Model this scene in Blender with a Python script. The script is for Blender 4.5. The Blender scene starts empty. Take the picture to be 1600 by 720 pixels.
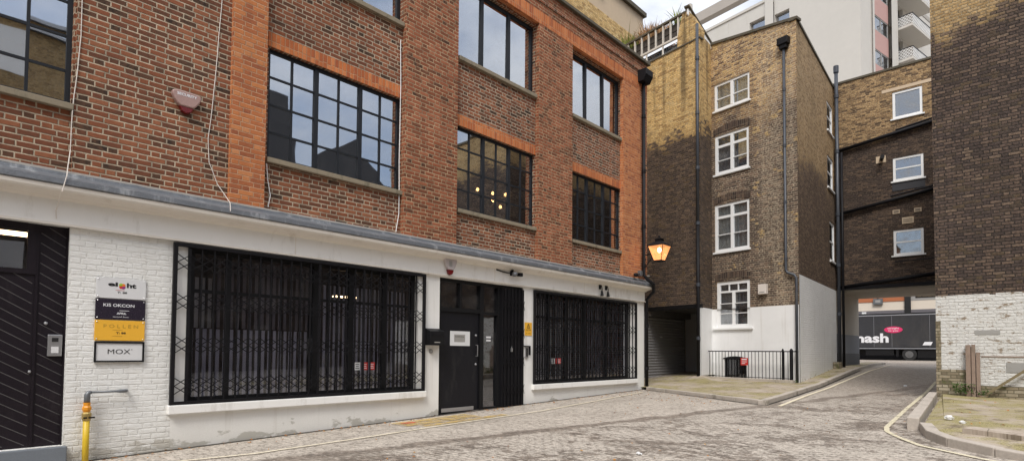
import bpy, bmesh, math, random
from mathutils import Vector, Matrix, noise as mnoise
random.seed(7)
S = bpy.context.scene
C = S.collection
R = math.radians
EYE = 1.4

# ------------------------------------------------------------------ node helpers
class NT:
    def __init__(s, name):
        s.m = bpy.data.materials.new(name); s.m.use_nodes = True
        s.t = s.m.node_tree; s.t.nodes.clear()
        s.out = s.n('ShaderNodeOutputMaterial')
        s.b = s.n('ShaderNodeBsdfPrincipled'); s.link(s.b.outputs[0], s.out.inputs[0])
        s._uv = s._ob = None
    def n(s, k, **kw):
        x = s.t.nodes.new(k)
        for a, v in kw.items(): setattr(x, a, v)
        return x
    def link(s, a, b): s.t.links.new(a, b)
    def put(s, sock, v):
        if isinstance(v, bpy.types.NodeSocket): s.link(v, sock)
        elif isinstance(v, (tuple, list)):
            sock.default_value = tuple(v) + ((1.0,) if len(v) == 3 and sock.type == 'RGBA' else ())
        else: sock.default_value = v
    def mt(s, op, a, b=0.0, c=None, clamp=False):
        x = s.n('ShaderNodeMath', operation=op, use_clamp=clamp)
        s.put(x.inputs[0], a); s.put(x.inputs[1], b)
        if c is not None: s.put(x.inputs[2], c)
        return x.outputs[0]
    def uv(s):
        if s._uv is None:
            q = s.n('ShaderNodeUVMap', uv_map='UVMap'); sp = s.n('ShaderNodeSeparateXYZ'); s.link(q.outputs[0], sp.inputs[0])
            s._uv = (sp.outputs[0], sp.outputs[1], q.outputs[0])
        return s._uv
    def ob(s):
        if s._ob is None:
            q = s.n('ShaderNodeTexCoord'); s._ob = q.outputs['Object']
        return s._ob
    def sep(s, v):
        sp = s.n('ShaderNodeSeparateXYZ'); s.link(v, sp.inputs[0]); return sp.outputs
    def comb(s, x, y, z=0.0):
        c = s.n('ShaderNodeCombineXYZ'); s.put(c.inputs[0], x); s.put(c.inputs[1], y); s.put(c.inputs[2], z); return c.outputs[0]
    def noise(s, vec, scale, detail=3, rough=.55, col=False, dist=0.0):
        x = s.n('ShaderNodeTexNoise'); s.put(x.inputs['Vector'], vec); x.inputs['Scale'].default_value = scale
        x.inputs['Detail'].default_value = detail; x.inputs['Roughness'].default_value = rough; x.inputs['Distortion'].default_value = dist
        return x.outputs[1 if col else 0]
    def white(s, vec):
        x = s.n('ShaderNodeTexWhiteNoise', noise_dimensions='3D'); s.put(x.inputs['Vector'], vec); return x.outputs[0], x.outputs[1]
    def ramp(s, f, stops, interp='LINEAR'):
        x = s.n('ShaderNodeValToRGB'); s.put(x.inputs[0], f); e = x.color_ramp.elements; x.color_ramp.interpolation = interp
        while len(e) > 1: e.remove(e[0])
        for i, (p, c) in enumerate(stops):
            el = e[0] if i == 0 else e.new(p)
            el.position = p; el.color = tuple(c) + (1,) if len(c) == 3 else c
        return x.outputs[0]
    def step(s, f, a, b):
        x = s.n('ShaderNodeMapRange', interpolation_type='SMOOTHSTEP'); s.put(x.inputs[0], f); x.inputs[1].default_value = a; x.inputs[2].default_value = b
        return x.outputs[0]
    def mix(s, f, a, b, bt='MIX'):
        x = s.n('ShaderNodeMix', data_type='RGBA', blend_type=bt); s.put(x.inputs[0], f)
        s.put(x.inputs[6], a); s.put(x.inputs[7], b); return x.outputs[2]
    def vmul(s, v, k):
        x = s.n('ShaderNodeVectorMath', operation='MULTIPLY'); s.put(x.inputs[0], v); s.put(x.inputs[1], k); return x.outputs[0]
    def vadd(s, v, k):
        x = s.n('ShaderNodeVectorMath', operation='ADD'); s.put(x.inputs[0], v); s.put(x.inputs[1], k); return x.outputs[0]
    def bump(s, h, dist=.01, strength=1.0, nrm=None):
        x = s.n('ShaderNodeBump'); s.put(x.inputs['Height'], h); x.inputs['Distance'].default_value = dist; x.inputs['Strength'].default_value = strength
        if nrm is not None: s.link(nrm, x.inputs['Normal'])
        s.link(x.outputs[0], s.b.inputs['Normal']); return x.outputs[0]
    def set(s, col=None, rough=None, metal=None, spec=None):
        if col is not None: s.put(s.b.inputs['Base Color'], col)
        if rough is not None: s.put(s.b.inputs['Roughness'], rough)
        if metal is not None: s.put(s.b.inputs['Metallic'], metal)
        if spec is not None: s.put(s.b.inputs['Specular IOR Level'], spec)
        return s.m

def brick_core(nt, h=.075, joint=.011, soldier=False, stretcher=False, wob=.006):
    """brick id (vector), mortar mask (1 in the joint), height"""
    u, v, uvv = nt.uv()
    wn = nt.noise(uvv, 9.0, 2, .6, col=True)
    ws = nt.sep(wn)
    u = nt.mt('ADD', u, nt.mt('MULTIPLY', nt.mt('SUBTRACT', ws[0], .5), wob * 2))
    v = nt.mt('ADD', v, nt.mt('MULTIPLY', nt.mt('SUBTRACT', ws[1], .5), wob * 1.6))
    if soldier: u, v = v, u
    r = nt.mt('DIVIDE', v, h); row = nt.mt('FLOOR', r); fr = nt.mt('MULTIPLY', nt.mt('FRACT', r), h)
    L = .2275; P = L if (stretcher or soldier) else L * 1.5
    off = nt.mt('MULTIPLY', nt.mt('FLOORED_MODULO', row, 2.0), 0.0 if soldier else .5)
    # a small random slip for every course keeps the bond from being ruled
    sl, _ = nt.white(nt.comb(row, 3.3, 1.7))
    off = nt.mt('ADD', off, nt.mt('MULTIPLY', sl, .09))
    q = nt.mt('ADD', nt.mt('DIVIDE', u, P), off); cell = nt.mt('FLOOR', q); f = nt.mt('MULTIPLY', nt.mt('FRACT', q), P)
    if stretcher or soldier:
        du = nt.mt('MINIMUM', f, nt.mt('SUBTRACT', L, f)); idx = cell
    else:
        hd = nt.mt('GREATER_THAN', f, L)
        f2 = nt.mt('SUBTRACT', f, nt.mt('MULTIPLY', hd, L))
        ln = nt.mt('SUBTRACT', L, nt.mt('MULTIPLY', hd, L / 2))
        du = nt.mt('MINIMUM', f2, nt.mt('SUBTRACT', ln, f2))
        idx = nt.mt('ADD', nt.mt('MULTIPLY', cell, 2.0), hd)
    dv = nt.mt('MINIMUM', fr, nt.mt('SUBTRACT', h, fr))
    d = nt.mt('MINIMUM', du, dv)
    body = nt.step(d, joint * .3, joint * .85)
    return nt.comb(idx, row, 0.37), body

def brick(name, stops, mortar, stops2=None, mortar2=None, mask=None, h=.075, joint=.011, soldier=False, stretcher=False,
          grime=(.75, 1.1), bdist=.009, streak=.25, patches=None, mortar_miss=.0, rough=.9, clump=.45, extra=None, spk=0):
    nt = NT(name)
    idv, body = brick_core(nt, h, joint, soldier, stretcher)
    rnd, rcol = nt.white(idv)
    uvv = nt.uv()[2]
    fine = nt.noise(uvv, 60, 4, .65); mid = nt.noise(uvv, 14, 3, .6); big = nt.noise(uvv, .55, 4, .6)
    tone = nt.mt('ADD', nt.mt('MULTIPLY', rnd, .8), nt.mt('MULTIPLY', nt.mt('SUBTRACT', mid, .4), clump), clamp=True)
    col = nt.ramp(tone, stops); mor = mortar
    if stops2:
        mk = mask(nt)
        # dirt follows whole bricks, not a soft airbrush line
        mk = nt.step(nt.mt('ADD', mk, nt.mt('MULTIPLY', nt.mt('SUBTRACT', rnd, .5), .8)), .2, .8)
        col = nt.mix(mk, col, nt.ramp(tone, stops2)); mor = nt.mix(mk, mortar, mortar2)
    mn = nt.step(nt.noise(uvv, 5.0, 3, .7), .38, .62)
    if mortar_miss: mor = nt.mix(nt.mt('MULTIPLY', mn, mortar_miss), mor, (.05, .042, .035))
    col = nt.mix(body, mor, col)
    if patches:
        pc, ps, lo, hi = patches
        pm = nt.step(nt.noise(nt.vmul(uvv, (1, .8, 1)), ps, 5, .7), lo, hi)
        col = nt.mix(nt.mt('MULTIPLY', pm, .85), col, pc)
    if extra: col = extra(nt, col, rnd)
    g = nt.mt('ADD', nt.mt('MULTIPLY', big, grime[1] - grime[0]), grime[0] + .02)
    st = nt.noise(nt.vmul(uvv, (3.0, .22, 1)), 1.0, 4, .6)
    g = nt.mt('MULTIPLY', g, nt.mt('SUBTRACT', 1 + streak * .5, nt.mt('MULTIPLY', st, streak)))
    g = nt.mt('MULTIPLY', g, nt.mt('ADD', .8, nt.mt('MULTIPLY', fine, .4)))
    if spk: g = nt.mt('MULTIPLY', g, nt.mt('ADD', 1 - spk / 2, nt.mt('MULTIPLY', nt.step(nt.noise(uvv, 19, 3, .75), .38, .62), spk)))
    col = nt.mix(1.0, col, nt.comb(g, g, g), 'MULTIPLY')
    hgt = nt.mt('ADD', body, nt.mt('MULTIPLY', fine, .5)); hgt = nt.mt('ADD', hgt, nt.mt('MULTIPLY', rnd, .35))
    nt.bump(hgt, bdist, .9)
    return nt.set(col, rough, spec=.2)

def whitebrick(name, base=(.80, .795, .77), bare=(.30, .24, .17), bare_amt=(.66, .74), dirt=True, bdist=.008, low=None, bricks=True):
    nt = NT(name); uvv = nt.uv()[2]; v = nt.uv()[1]
    fine = nt.noise(uvv, 45, 4, .65); big = nt.noise(uvv, 1.1, 5, .65); st = nt.noise(nt.vmul(uvv, (1.2, 5, 1)), 1.6, 5, .7)
    body = None; dr = nt.mt('MULTIPLY', nt.step(nt.noise(nt.vmul(uvv, (5.5, .28, 1)), 1.0, 5, .65), .54, .72), .28)
    if bricks: idv, body = brick_core(nt, joint=.014, wob=.012); rnd, _ = nt.white(idv)
    g = nt.mt('ADD', .86, nt.mt('MULTIPLY', big, .22))
    col = nt.mix(1.0, base, nt.comb(g, g, nt.mt('MULTIPLY', g, .99)), 'MULTIPLY')
    if bricks: col = nt.mix(nt.mt('MULTIPLY', nt.mt('SUBTRACT', 1.0, body), nt.mt('MULTIPLY', nt.step(nt.noise(uvv, 4, 4, .7), .45, .7), .22)), col, (.40, .38, .34))
    col = nt.mix(dr, col, (.42, .38, .31)); sp_ = nt.mt('MULTIPLY', nt.mt('SUBTRACT', 1.0, nt.step(nt.mt('ADD', v, nt.mt('MULTIPLY', fine, .5)), .15, .75)), .30); col = nt.mix(sp_, col, (.40, .36, .28))
    pm = nt.step(nt.mt('ADD', nt.mt('MULTIPLY', st, .6), nt.mt('MULTIPLY', nt.noise(uvv, 7, 4, .7), .4)), *bare_amt)
    col = nt.mix(pm, col, bare)
    if low:
        z0, c = low
        lm = nt.mt('SUBTRACT', 1.0, nt.step(nt.mt('ADD', v, nt.mt('MULTIPLY', nt.mt('SUBTRACT', nt.noise(nt.vmul(uvv, (.8, 1.6, 1)), 2.2, 5, .6), .5), 1.5)), z0 - .10, z0 - .02))
        col = nt.mix(nt.mt('MULTIPLY', lm, .75), col, c)
    hgt = nt.mt('MULTIPLY', fine, .5)
    if bricks: hgt = nt.mt('ADD', nt.mt('MULTIPLY', nt.noise(nt.vmul(uvv, (1, 2.4, 1)), 9, 5, .75), 2.2), nt.mt('ADD', nt.mt('MULTIPLY', body, .55), nt.mt('MULTIPLY', rnd, .7)))
    nt.bump(hgt, bdist if bricks else .003, .9)
    return nt.set(col, .55, spec=.35)

def paint(name, col, rough=.5, metal=0.0, var=.12, scale=6.0, bump=.001, spec=.5, dirt=None):
    nt = NT(name); o = nt.ob()
    a = nt.noise(o, scale, 5, .65); b = nt.noise(o, scale * 9, 3, .6)
    g = nt.mt('ADD', 1 - var, nt.mt('MULTIPLY', nt.mt('ADD', a, b), var))
    c = nt.mix(1.0, col, nt.comb(g, g, g), 'MULTIPLY')
    if dirt:
        dm = nt.step(nt.noise(nt.vmul(o, (1, 1, .35)), scale * .6, 5, .7), .52, .72); c = nt.mix(nt.mt('MULTIPLY', dm, dirt[1]), c, dirt[0])
    nt.bump(nt.mt('ADD', a, nt.mt('MULTIPLY', b, .5)), bump, .7)
    rr = nt.mt('ADD', rough - .06, nt.mt('MULTIPLY', b, .14))
    return nt.set(c, rr, metal, spec)

def emit(name, col, strength):
    nt = NT(name); nt.set((.8, .8, .8), .4)
    nt.b.inputs['Emission Color'].default_value = tuple(col) + (1,); nt.b.inputs['Emission Strength'].default_value = strength
    return nt.m

def glass(name, refl=.3, tint=(.75, .78, .8), wave=.0015, rough=.015, dirt=.06, wscale=2.2):
    nt = NT(name); nt.t.nodes.remove(nt.b)
    tr = nt.n('ShaderNodeBsdfTransparent'); tr.inputs[0].default_value = tuple(tint) + (1,)
    gl = nt.n('ShaderNodeBsdfGlossy'); gl.inputs['Roughness'].default_value = rough; gl.inputs[0].default_value = (.93, .96, 1, 1)
    df = nt.n('ShaderNodeBsdfDiffuse'); df.inputs[0].default_value = (.35, .34, .32, 1)
    o = nt.ob(); w = nt.noise(o, wscale, 1, .4)
    bp = nt.n('ShaderNodeBump'); bp.inputs['Distance'].default_value = wave * .5; bp.inputs['Strength'].default_value = .6; nt.link(w, bp.inputs['Height']); nt.link(bp.outputs[0], gl.inputs['Normal'])
    lw = nt.n('ShaderNodeLayerWeight'); lw.inputs[0].default_value = .35
    f = nt.mt('ADD', refl, nt.mt('MULTIPLY', nt.mt('POWER', lw.outputs['Facing'], 4.0), .6), clamp=True)
    m1 = nt.n('ShaderNodeMixShader'); nt.link(f, m1.inputs[0]); nt.link(tr.outputs[0], m1.inputs[1]); nt.link(gl.outputs[0], m1.inputs[2])
    m2 = nt.n('ShaderNodeMixShader'); d = nt.mt('MULTIPLY', nt.step(nt.noise(o, 3.5, 5, .7), .4, .8), dirt * 2); nt.link(d, m2.inputs[0])
    nt.link(m1.outputs[0], m2.inputs[1]); nt.link(df.outputs[0], m2.inputs[2]); nt.link(m2.outputs[0], nt.out.inputs[0])
    return nt.m

# ------------------------------------------------------------------ materials
MT = {}
BROWN = [(0, (.035, .025, .02)), (.09, (.09, .05, .032)), (.3, (.165, .063, .036)), (.6, (.235, .083, .042)), (.85, (.30, .12, .062)), (1, (.18, .105, .07))]
MT['brown'] = brick('brown_red_brick', BROWN, (.50, .41, .30), joint=.0145, grime=(.6, 1.25), mortar_miss=.4, patches=((.06, .04, .03), 1.6, .64, .78), streak=.4)
MT['red'] = brick('red_brick', [(0, (.06, .036, .026)), (.12, (.17, .066, .036)), (.5, (.275, .090, .045)), (.85, (.35, .13, .068)), (1, (.26, .14, .08))],
                  (.50, .36, .22), joint=.013, grime=(.7, 1.15), mortar_miss=.5)
MT['orange'] = brick('orange_rubbed_brick', [(0, (.30, .10, .05)), (.3, (.44, .15, .06)), (.7, (.53, .20, .075)), (1, (.58, .27, .13))], (.60, .36, .22), joint=.010,
                     grime=(.7, 1.15), streak=.4, mortar_miss=.3)
MT['soldier'] = brick('orange_soldier_brick', [(0, (.35, .10, .045)), (.5, (.52, .165, .055)), (1, (.62, .24, .10))], (.50, .28, .16), joint=.009,
                      soldier=True, grime=(.8, 1.1))
YEL = [(0, (.33, .20, .085)), (.3, (.56, .37, .15)), (.7, (.70, .48, .21)), (1, (.74, .57, .31))]
DRK = [(0, (.035, .028, .026)), (.4, (.07, .050, .040)), (.75, (.115, .08, .058)), (1, (.26, .18, .11))]
def x_D(nt, col, rnd):
    u, v, w = nt.uv(); s = nt.noise(nt.vmul(w, (2.6, .10, 1)), 1.0, 4, .6); m = nt.mt('MULTIPLY', nt.step(s, .50, .66), nt.step(v, 9.6, 11.4))
    col = nt.mix(nt.mt('MULTIPLY', m, .7), col, (.10, .075, .045))
    p = nt.step(nt.noise(nt.vadd(w, (3, 9, 0)), 1.7, 4, .7), .66, .72)
    return nt.mix(nt.mt('MULTIPLY', nt.mt('MULTIPLY', p, rnd), .8), col, (.50, .40, .26))
def x_B(nt, col, rnd):
    u, v, w = nt.uv(); n = nt.noise(nt.vmul(w, (1.2, .35, 1)), 1.6, 4, .65)
    # lime bloom down the pier beside the drainpipe, ochre bricks where old ivy was stripped
    zone = nt.mt('MULTIPLY', nt.step(u, -10.75, -10.2), nt.mt('SUBTRACT', 1.0, nt.step(u, -9.35, -9.2)))
    k = nt.mt('MULTIPLY', nt.mt('MULTIPLY', zone, nt.step(nt.noise(w, 11, 4, .75), .42, .58)), nt.step(nt.mt('ADD', n, .1), .45, .6))
    col = nt.mix(nt.mt('MULTIPLY', k, .45), col, (.52, .43, .31))
    k2 = nt.step(nt.mt('ADD', nt.noise(nt.vadd(w, (1.3, 4.2, 0)), 1.15, 4, .7), nt.mt('MULTIPLY', nt.mt('SUBTRACT', rnd, .5), .12)), .60, .66)
    return nt.mix(nt.mt('MULTIPLY', k2, .7), col, (.52, .36, .16))
def m_D(nt):
    v = nt.uv()[1]; n = nt.noise(nt.uv()[2], 1.3, 4, .6)
    return nt.step(nt.mt('ADD', v, nt.mt('MULTIPLY', nt.mt('SUBTRACT', n, .5), 1.6)), 9.65, 9.35)
def stepfix(nt, f, hi, lo):   # 1 below lo, 0 above hi
    return nt.mt('SUBTRACT', 1.0, nt.step(f, lo, hi))
def m_D(nt):
    v = nt.uv()[1]; n = nt.noise(nt.uv()[2], 1.2, 4, .6)
    return stepfix(nt, nt.mt('ADD', v, nt.mt('MULTIPLY', nt.mt('SUBTRACT', n, .5), 1.9)), 10.15, 8.95)
def m_B(nt):
    u, v, w = nt.uv(); n = nt.noise(nt.vmul(w, (1, .7, 1)), .8, 5, .65)
    a = stepfix(nt, nt.mt('ADD', v, nt.mt('MULTIPLY', nt.mt('SUBTRACT', n, .5), 7.0)), 11.5, 8.2)
    n2 = nt.noise(nt.vadd(w, (7.3, 2.1, 0)), 1.1, 4, .7)
    return nt.mt('MULTIPLY', a, nt.mt('SUBTRACT', 1.0, nt.step(n2, .60, .72)))
def m_S(nt):
    u, v, w = nt.uv(); n = nt.noise(w, .7, 4, .6)
    return stepfix(nt, nt.mt('ADD', v, nt.mt('MULTIPLY', nt.mt('SUBTRACT', n, .5), 3.0)), 8.6, 7.2)
def m_C(nt):
    u, v, w = nt.uv(); n = nt.noise(w, .9, 4, .6)
    a = nt.mt('SUBTRACT', v, nt.mt('MULTIPLY', nt.mt('ABSOLUTE', nt.mt('ADD', u, 6.1)), 0.12))
    return stepfix(nt, nt.mt('ADD', a, nt.mt('MULTIPLY', nt.mt('SUBTRACT', n, .5), .7)), 9.85, 9.55)
def m_R(nt):
    u, v, w = nt.uv(); n = nt.noise(w, .9, 4, .6)
    return stepfix(nt, nt.mt('ADD', v, nt.mt('MULTIPLY', nt.mt('SUBTRACT', n, .5), 1.2)), 9.75, 8.8)
MT['D'] = brick('stock_brick_gable', YEL, (.47, .37, .22), DRK, (.17, .13, .095), m_D, joint=.010, grime=(.7, 1.15), streak=.5, mortar_miss=.3, clump=.2, extra=x_D, spk=.45)
BYEL = [(0, (.10, .06, .04)), (.3, (.24, .15, .08)), (.65, (.40, .26, .12)), (1, (.52, .36, .18))]
BDRK = [(0, (.04, .03, .027)), (.5, (.085, .058, .045)), (.8, (.15, .10, .07)), (1, (.33, .25, .17))]
MT['B'] = brick('mottled_stock_brick', [(a, tuple(q * 1.25 for q in c)) for a, c in BYEL], (.56, .46, .32), [(a, tuple(q * 1.35 for q in c)) for a, c in BDRK], (.42, .35, .25), m_B, joint=.016, grime=(.6, 1.3), streak=.5, mortar_miss=.6, clump=.25, extra=x_B, spk=.5)
MT['S'] = brick('side_stock_brick', [(0, (.20, .125, .065)), (.5, (.36, .24, .125)), (1, (.46, .33, .19))], (.40, .30, .18),
                [(0, (.06, .042, .035)), (.5, (.13, .088, .062)), (1, (.21, .15, .10))], (.17, .125, .09), m_S, joint=.012, grime=(.65, 1.2), spk=.5, clump=.2)
MT['C'] = brick('archway_stock_brick', [(0, (.09, .058, .038)), (.4, (.26, .165, .085)), (.8, (.42, .28, .14)), (1, (.52, .37, .2))], (.38, .29, .18),
                [(0, (.035, .027, .025)), (.5, (.075, .053, .042)), (.85, (.14, .095, .065)), (1, (.25, .18, .11))], (.13, .10, .075), m_C,
                joint=.011, grime=(.6, 1.25), mortar_miss=.5, spk=.6, clump=.2)
MT['R'] = brick('dark_stock_brick', [(0, (.26, .17, .08)), (.5, (.42, .28, .13)), (1, (.52, .38, .2))], (.36, .28, .17),
                [(0, (.04, .032, .030)), (.3, (.078, .057, .048)), (.7, (.135, .094, .070)), (.9, (.185, .135, .095)), (1, (.27, .20, .14))], (.042, .035, .031), m_R,
                joint=.016, grime=(.55, 1.3), streak=.2, mortar_miss=.2, bdist=.012, clump=.3, spk=.5)
MT['Rbase'] = brick('mossy_base_brick', [(0, (.16, .13, .09)), (.5, (.30, .25, .17)), (1, (.45, .40, .31))], (.17, .15, .10), joint=.013,
                    patches=((.09, .10, .035), 3.0, .52, .68), grime=(.7, 1.1))
MT['plain_brick'] = brick('far_brick', YEL, (.3, .24, .16), joint=.01, grime=(.8, 1.1))
MT['wb_left'] = whitebrick('white_painted_brick', low=(.12, (.42, .39, .33)), bare_amt=(.72, .80))
MT['wb_side'] = whitebrick('white_painted_side_brick', base=(.86, .86, .855), bare_amt=(.71, .8), low=(.55, (.40, .38, .30)))
MT['wb_R'] = whitebrick('worn_white_brick', base=(.70, .69, .66), bare=(.30, .235, .17), bare_amt=(.535, .60), bdist=.016, low=(.62, (.34, .30, .22)))
MT['render'] = whitebrick('white_render', base=(.80, .79, .765), bricks=False, bare_amt=(.80, .9), low=(.10, (.36, .34, .29)))
MT['render_B'] = whitebrick('smooth_white_render', base=(.82, .82, .82), bricks=False, bare_amt=(.8, .9), low=(.42, (.5, .48, .42)))
MT['fascia'] = paint('white_fascia_paint', (.82, .81, .78), .4, var=.06, dirt=((.42, .38, .32), .35))
MT['cornice'] = paint('cream_cornice_paint', (.74, .69, .62), .45, var=.08, dirt=((.45, .38, .3), .4))
MT['white'] = paint('white_gloss_paint', (.80, .80, .79), .35, var=.05)
MT['lead'] = paint('grey_lead', (.15, .16, .175), .5, .35, var=.5, scale=7, bump=.012, dirt=((.42, .43, .44), .8))
MT['black'] = paint('black_gloss_paint', (.007, .007, .008), .5, var=.3, spec=.25)
MT['blackiron'] = paint('black_iron', (.008, .0075, .009), .55, 0, var=.4, bump=.003, spec=.2)
MT['steel'] = paint('dark_steel_window', (.012, .014, .018), .5, .0, var=.3, spec=.3)
MT['doorblack'] = paint('black_door_paint', (.007, .007, .010), .42, var=.4, spec=.3, dirt=((.035, .035, .035), .35))
MT['plank'] = paint('dark_stained_planks', (.010, .0065, .010), .5, var=.5, scale=3, bump=.004, spec=.25, dirt=((.035, .028, .03), .5))
MT['groove'] = paint('pale_worn_groove', (.065, .06, .06), .8, var=.9, scale=2)
MT['sillA'] = paint('weathered_concrete_sill', (.24, .20, .14), .9, var=.35, bump=.004, dirt=((.06, .06, .035), .7))
MT['coping'] = paint('dark_coping', (.10, .085, .06), .9, var=.4, bump=.006, dirt=((.04, .045, .025), .7))
MT['concrete'] = paint('grey_concrete', (.40, .375, .34), .9, var=.25, bump=.003, dirt=((.2, .18, .14), .5))
MT['step'] = paint('blue_grey_stone_step', (.15, .168, .19), .75, var=.25, bump=.003)
MT['kerb'] = paint('kerb_stone', (.43, .38, .325), .9, var=.4, scale=3, bump=.006, dirt=((.10, .09, .06), .75))
MT['greypipe'] = paint('grey_pipe_metal', (.16, .17, .18), .4, .4, var=.3)
MT['bluepipe'] = paint('dark_blue_grey_pipe', (.05, .056, .068), .45, .1, var=.3, dirt=((.12, .11, .1), .5))
MT['yellow'] = paint('yellow_gas_paint', (.62, .42, .02), .4, var=.15, dirt=((.35, .25, .05), .5))
MT['orangep'] = paint('orange_fitting_paint', (.70, .27, .01), .4)
MT['brass'] = paint('brass', (.45, .33, .12), .35, .8)
MT['steelmetal'] = paint('brushed_steel', (.45, .45, .46), .3, .8, var=.1)
MT['cream_box'] = paint('cream_plastic', (.68, .62, .56), .4, var=.1)
MT['pinkbox'] = paint('faded_pink_plastic', (.36, .23, .205), .5, var=.3)
MT['pinkwhite'] = paint('dirty_white_plastic', (.50, .45, .45), .3, var=.3, scale=20)
MT['redplastic'] = paint('dark_red_plastic', (.14, .008, .010), .25)
MT['signwhite'] = paint('white_sign_face', (.66, .66, .66), .3, var=.03)
MT['signyellow'] = paint('yellow_sign_face', (.80, .43, .04), .35, var=.04)
MT['signdark'] = paint('dark_plum_sign_face', (.022, .016, .028), .25, var=.1)
MT['ink'] = paint('black_ink', (.01, .01, .01), .5)
MT['inkyellow'] = paint('dark_yellow_ink', (.46, .27, .03), .5)
MT['inkwhite'] = paint('white_ink', (.72, .72, .74), .5)
MT['red'] .name = 'red_brick'
MT['signred'] = paint('red_sign', (.55, .04, .035), .4)
MT['pink'] = paint('pink_sign', (.62, .03, .13), .4)
MT['balllime'] = paint('lime_ink', (.30, .45, .03), .4)
MT['ballorange'] = paint('orange_ink', (.75, .2, .02), .4)
MT['ballpurple'] = paint('purple_ink', (.3, .03, .2), .4)
MT['truck'] = paint('charcoal_truck_paint', (.036, .037, .042), .35, .1, var=.3, scale=.8, dirt=((.08, .075, .07), .4))
MT['truckrail'] = paint('pale_truck_rail', (.33, .34, .37), .4, .5)
MT['wheelrim'] = paint('dull_wheel_rim', (.13, .13, .13), .5, .3)
MT['rubber'] = paint('tyre_rubber', (.015, .015, .015), .8)
MT['wood'] = paint('weathered_red_wood', (.28, .205, .16), .85, var=.4, scale=8, bump=.005, dirt=((.12, .10, .07), .6))
MT['plankwood'] = paint('mossy_timber', (.20, .16, .09), .9, var=.4, scale=8, bump=.005, dirt=((.09, .09, .03), .7))
MT['tower'] = paint('off_white_tower_render', (.58, .555, .51), .8, var=.10, scale=.25, bump=.002, dirt=((.5, .47, .40), .45))
MT['towerbeam'] = paint('tower_concrete_beam', (.42, .38, .34), .85, var=.15, scale=.6)
MT['towerpink'] = paint('dusty_pink_panel', (.50, .31, .28), .8, var=.15, scale=.8)
MT['tan'] = paint('tan_render', (.55, .43, .30), .85, var=.15, scale=.5, dirt=((.35, .26, .17), .5))
MT['greymetal'] = paint('grey_frame_paint', (.34, .33, .31), .5, .2, var=.2)
MT['planter_board'] = paint('dark_planter_board', (.06, .05, .042), .8, var=.5, scale=3, bump=.003, dirt=((.3, .27, .23), .6))
MT['baluster'] = paint('weathered_white_timber', (.62, .58, .52), .8, var=.3, scale=6)
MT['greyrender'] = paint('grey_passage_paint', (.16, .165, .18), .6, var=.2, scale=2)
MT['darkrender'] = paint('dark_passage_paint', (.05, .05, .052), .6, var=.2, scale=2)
MT['passage'] = paint('dirty_white_passage', (.48, .43, .36), .8, var=.3, scale=1.2, dirt=((.3, .24, .18), .6))
MT['interior'] = paint('dark_interior', (.04, .04, .045), .8, var=.2)
MT['warmint'] = paint('brown_interior', (.18, .10, .06), .8, var=.3)
MT['blind'] = paint('grey_fabric_blind', (.34, .335, .38), .9, var=.15)
MT['blinddark'] = paint('brown_fabric_blind', (.14, .13, .14), .9, var=.15)
MT['net'] = paint('white_net_curtain', (.62, .63, .64), .9, var=.1)
MT['curtain'] = paint('pale_curtain', (.42, .42, .41), .9, var=.15)
MT['shutter'] = paint('black_roller_shutter', (.17, .165, .165), .38, .3, var=.4, scale=2, dirt=((.07, .065, .06), .6))
MT['shopred'] = paint('orange_brown_fascia', (.40, .13, .05), .7)
MT['shopcream'] = paint('cream_shop_render', (.66, .58, .48), .8)
MT['shutterface'] = paint('grey_black_roller_shutter', (.30, .295, .30), .45, .1, var=.06, scale=1.5, bump=.0003)
MT['slate'] = paint('slate_roof', (.07, .07, .075), .7, var=.3)
MT['crumple'] = paint('crumpled_paper', (.75, .75, .74), .7)
MT['gl_up'] = glass('upper_window_glass', .50, (.62, .64, .66), wave=.002, dirt=.02)
MT['gl_shop'] = glass('shop_glass', .10, (.9, .9, .93), wave=.001, dirt=.04)
MT['gl_B'] = glass('sash_glass', .34, (.8, .82, .82), wave=.003, dirt=.12)
MT['gl_C'] = glass('blue_grey_glass', .30, (.5, .55, .6), wave=.002, dirt=.25)
MT['gl_far'] = glass('tower_glass', .35, (.55, .6, .66), wave=.004, dirt=.1)
MT['gl_terr'] = glass('terrace_glass', .85, (.7, .8, .85), wave=.002, dirt=.2)
MT['bulb'] = emit('warm_bulb', (1, .5, .17), 11)
MT['tube'] = emit('warm_strip_light', (1, .68, .36), 5)
MT['lampbulb'] = emit('lantern_bulb', (1, .72, .42), 14)
nt = NT('lit_amber_glass'); nt.set((.62, .25, .09), .25); 
nz = nt.noise(nt.ob(), 7, 2, .5); nt.b.inputs['Emission Color'].default_value = (1, .40, .14, 1)
nt.link(nt.mt('ADD', .25, nt.mt('MULTIPLY', nz, .8)), nt.b.inputs['Emission Strength']); nt.b.inputs['Alpha'].default_value = .72
MT['amber'] = nt.m

# foliage
def leafmat(name, c1, c2):
    nt = NT(name); oi = nt.n('ShaderNodeTexCoord'); n = nt.noise(oi.outputs['Object'], 14, 2, .6)
    return nt.set(nt.ramp(n, [(.3, c1), (.7, c2)]), .7, spec=.2)
MT['grassgreen'] = leafmat('green_grass_blade', (.16, .20, .045), (.34, .38, .10))
MT['grassdry'] = leafmat('dry_grass_blade', (.36, .20, .10), (.55, .36, .19))
MT['weed'] = leafmat('weed_leaf', (.035, .075, .02), (.09, .15, .035))

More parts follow.
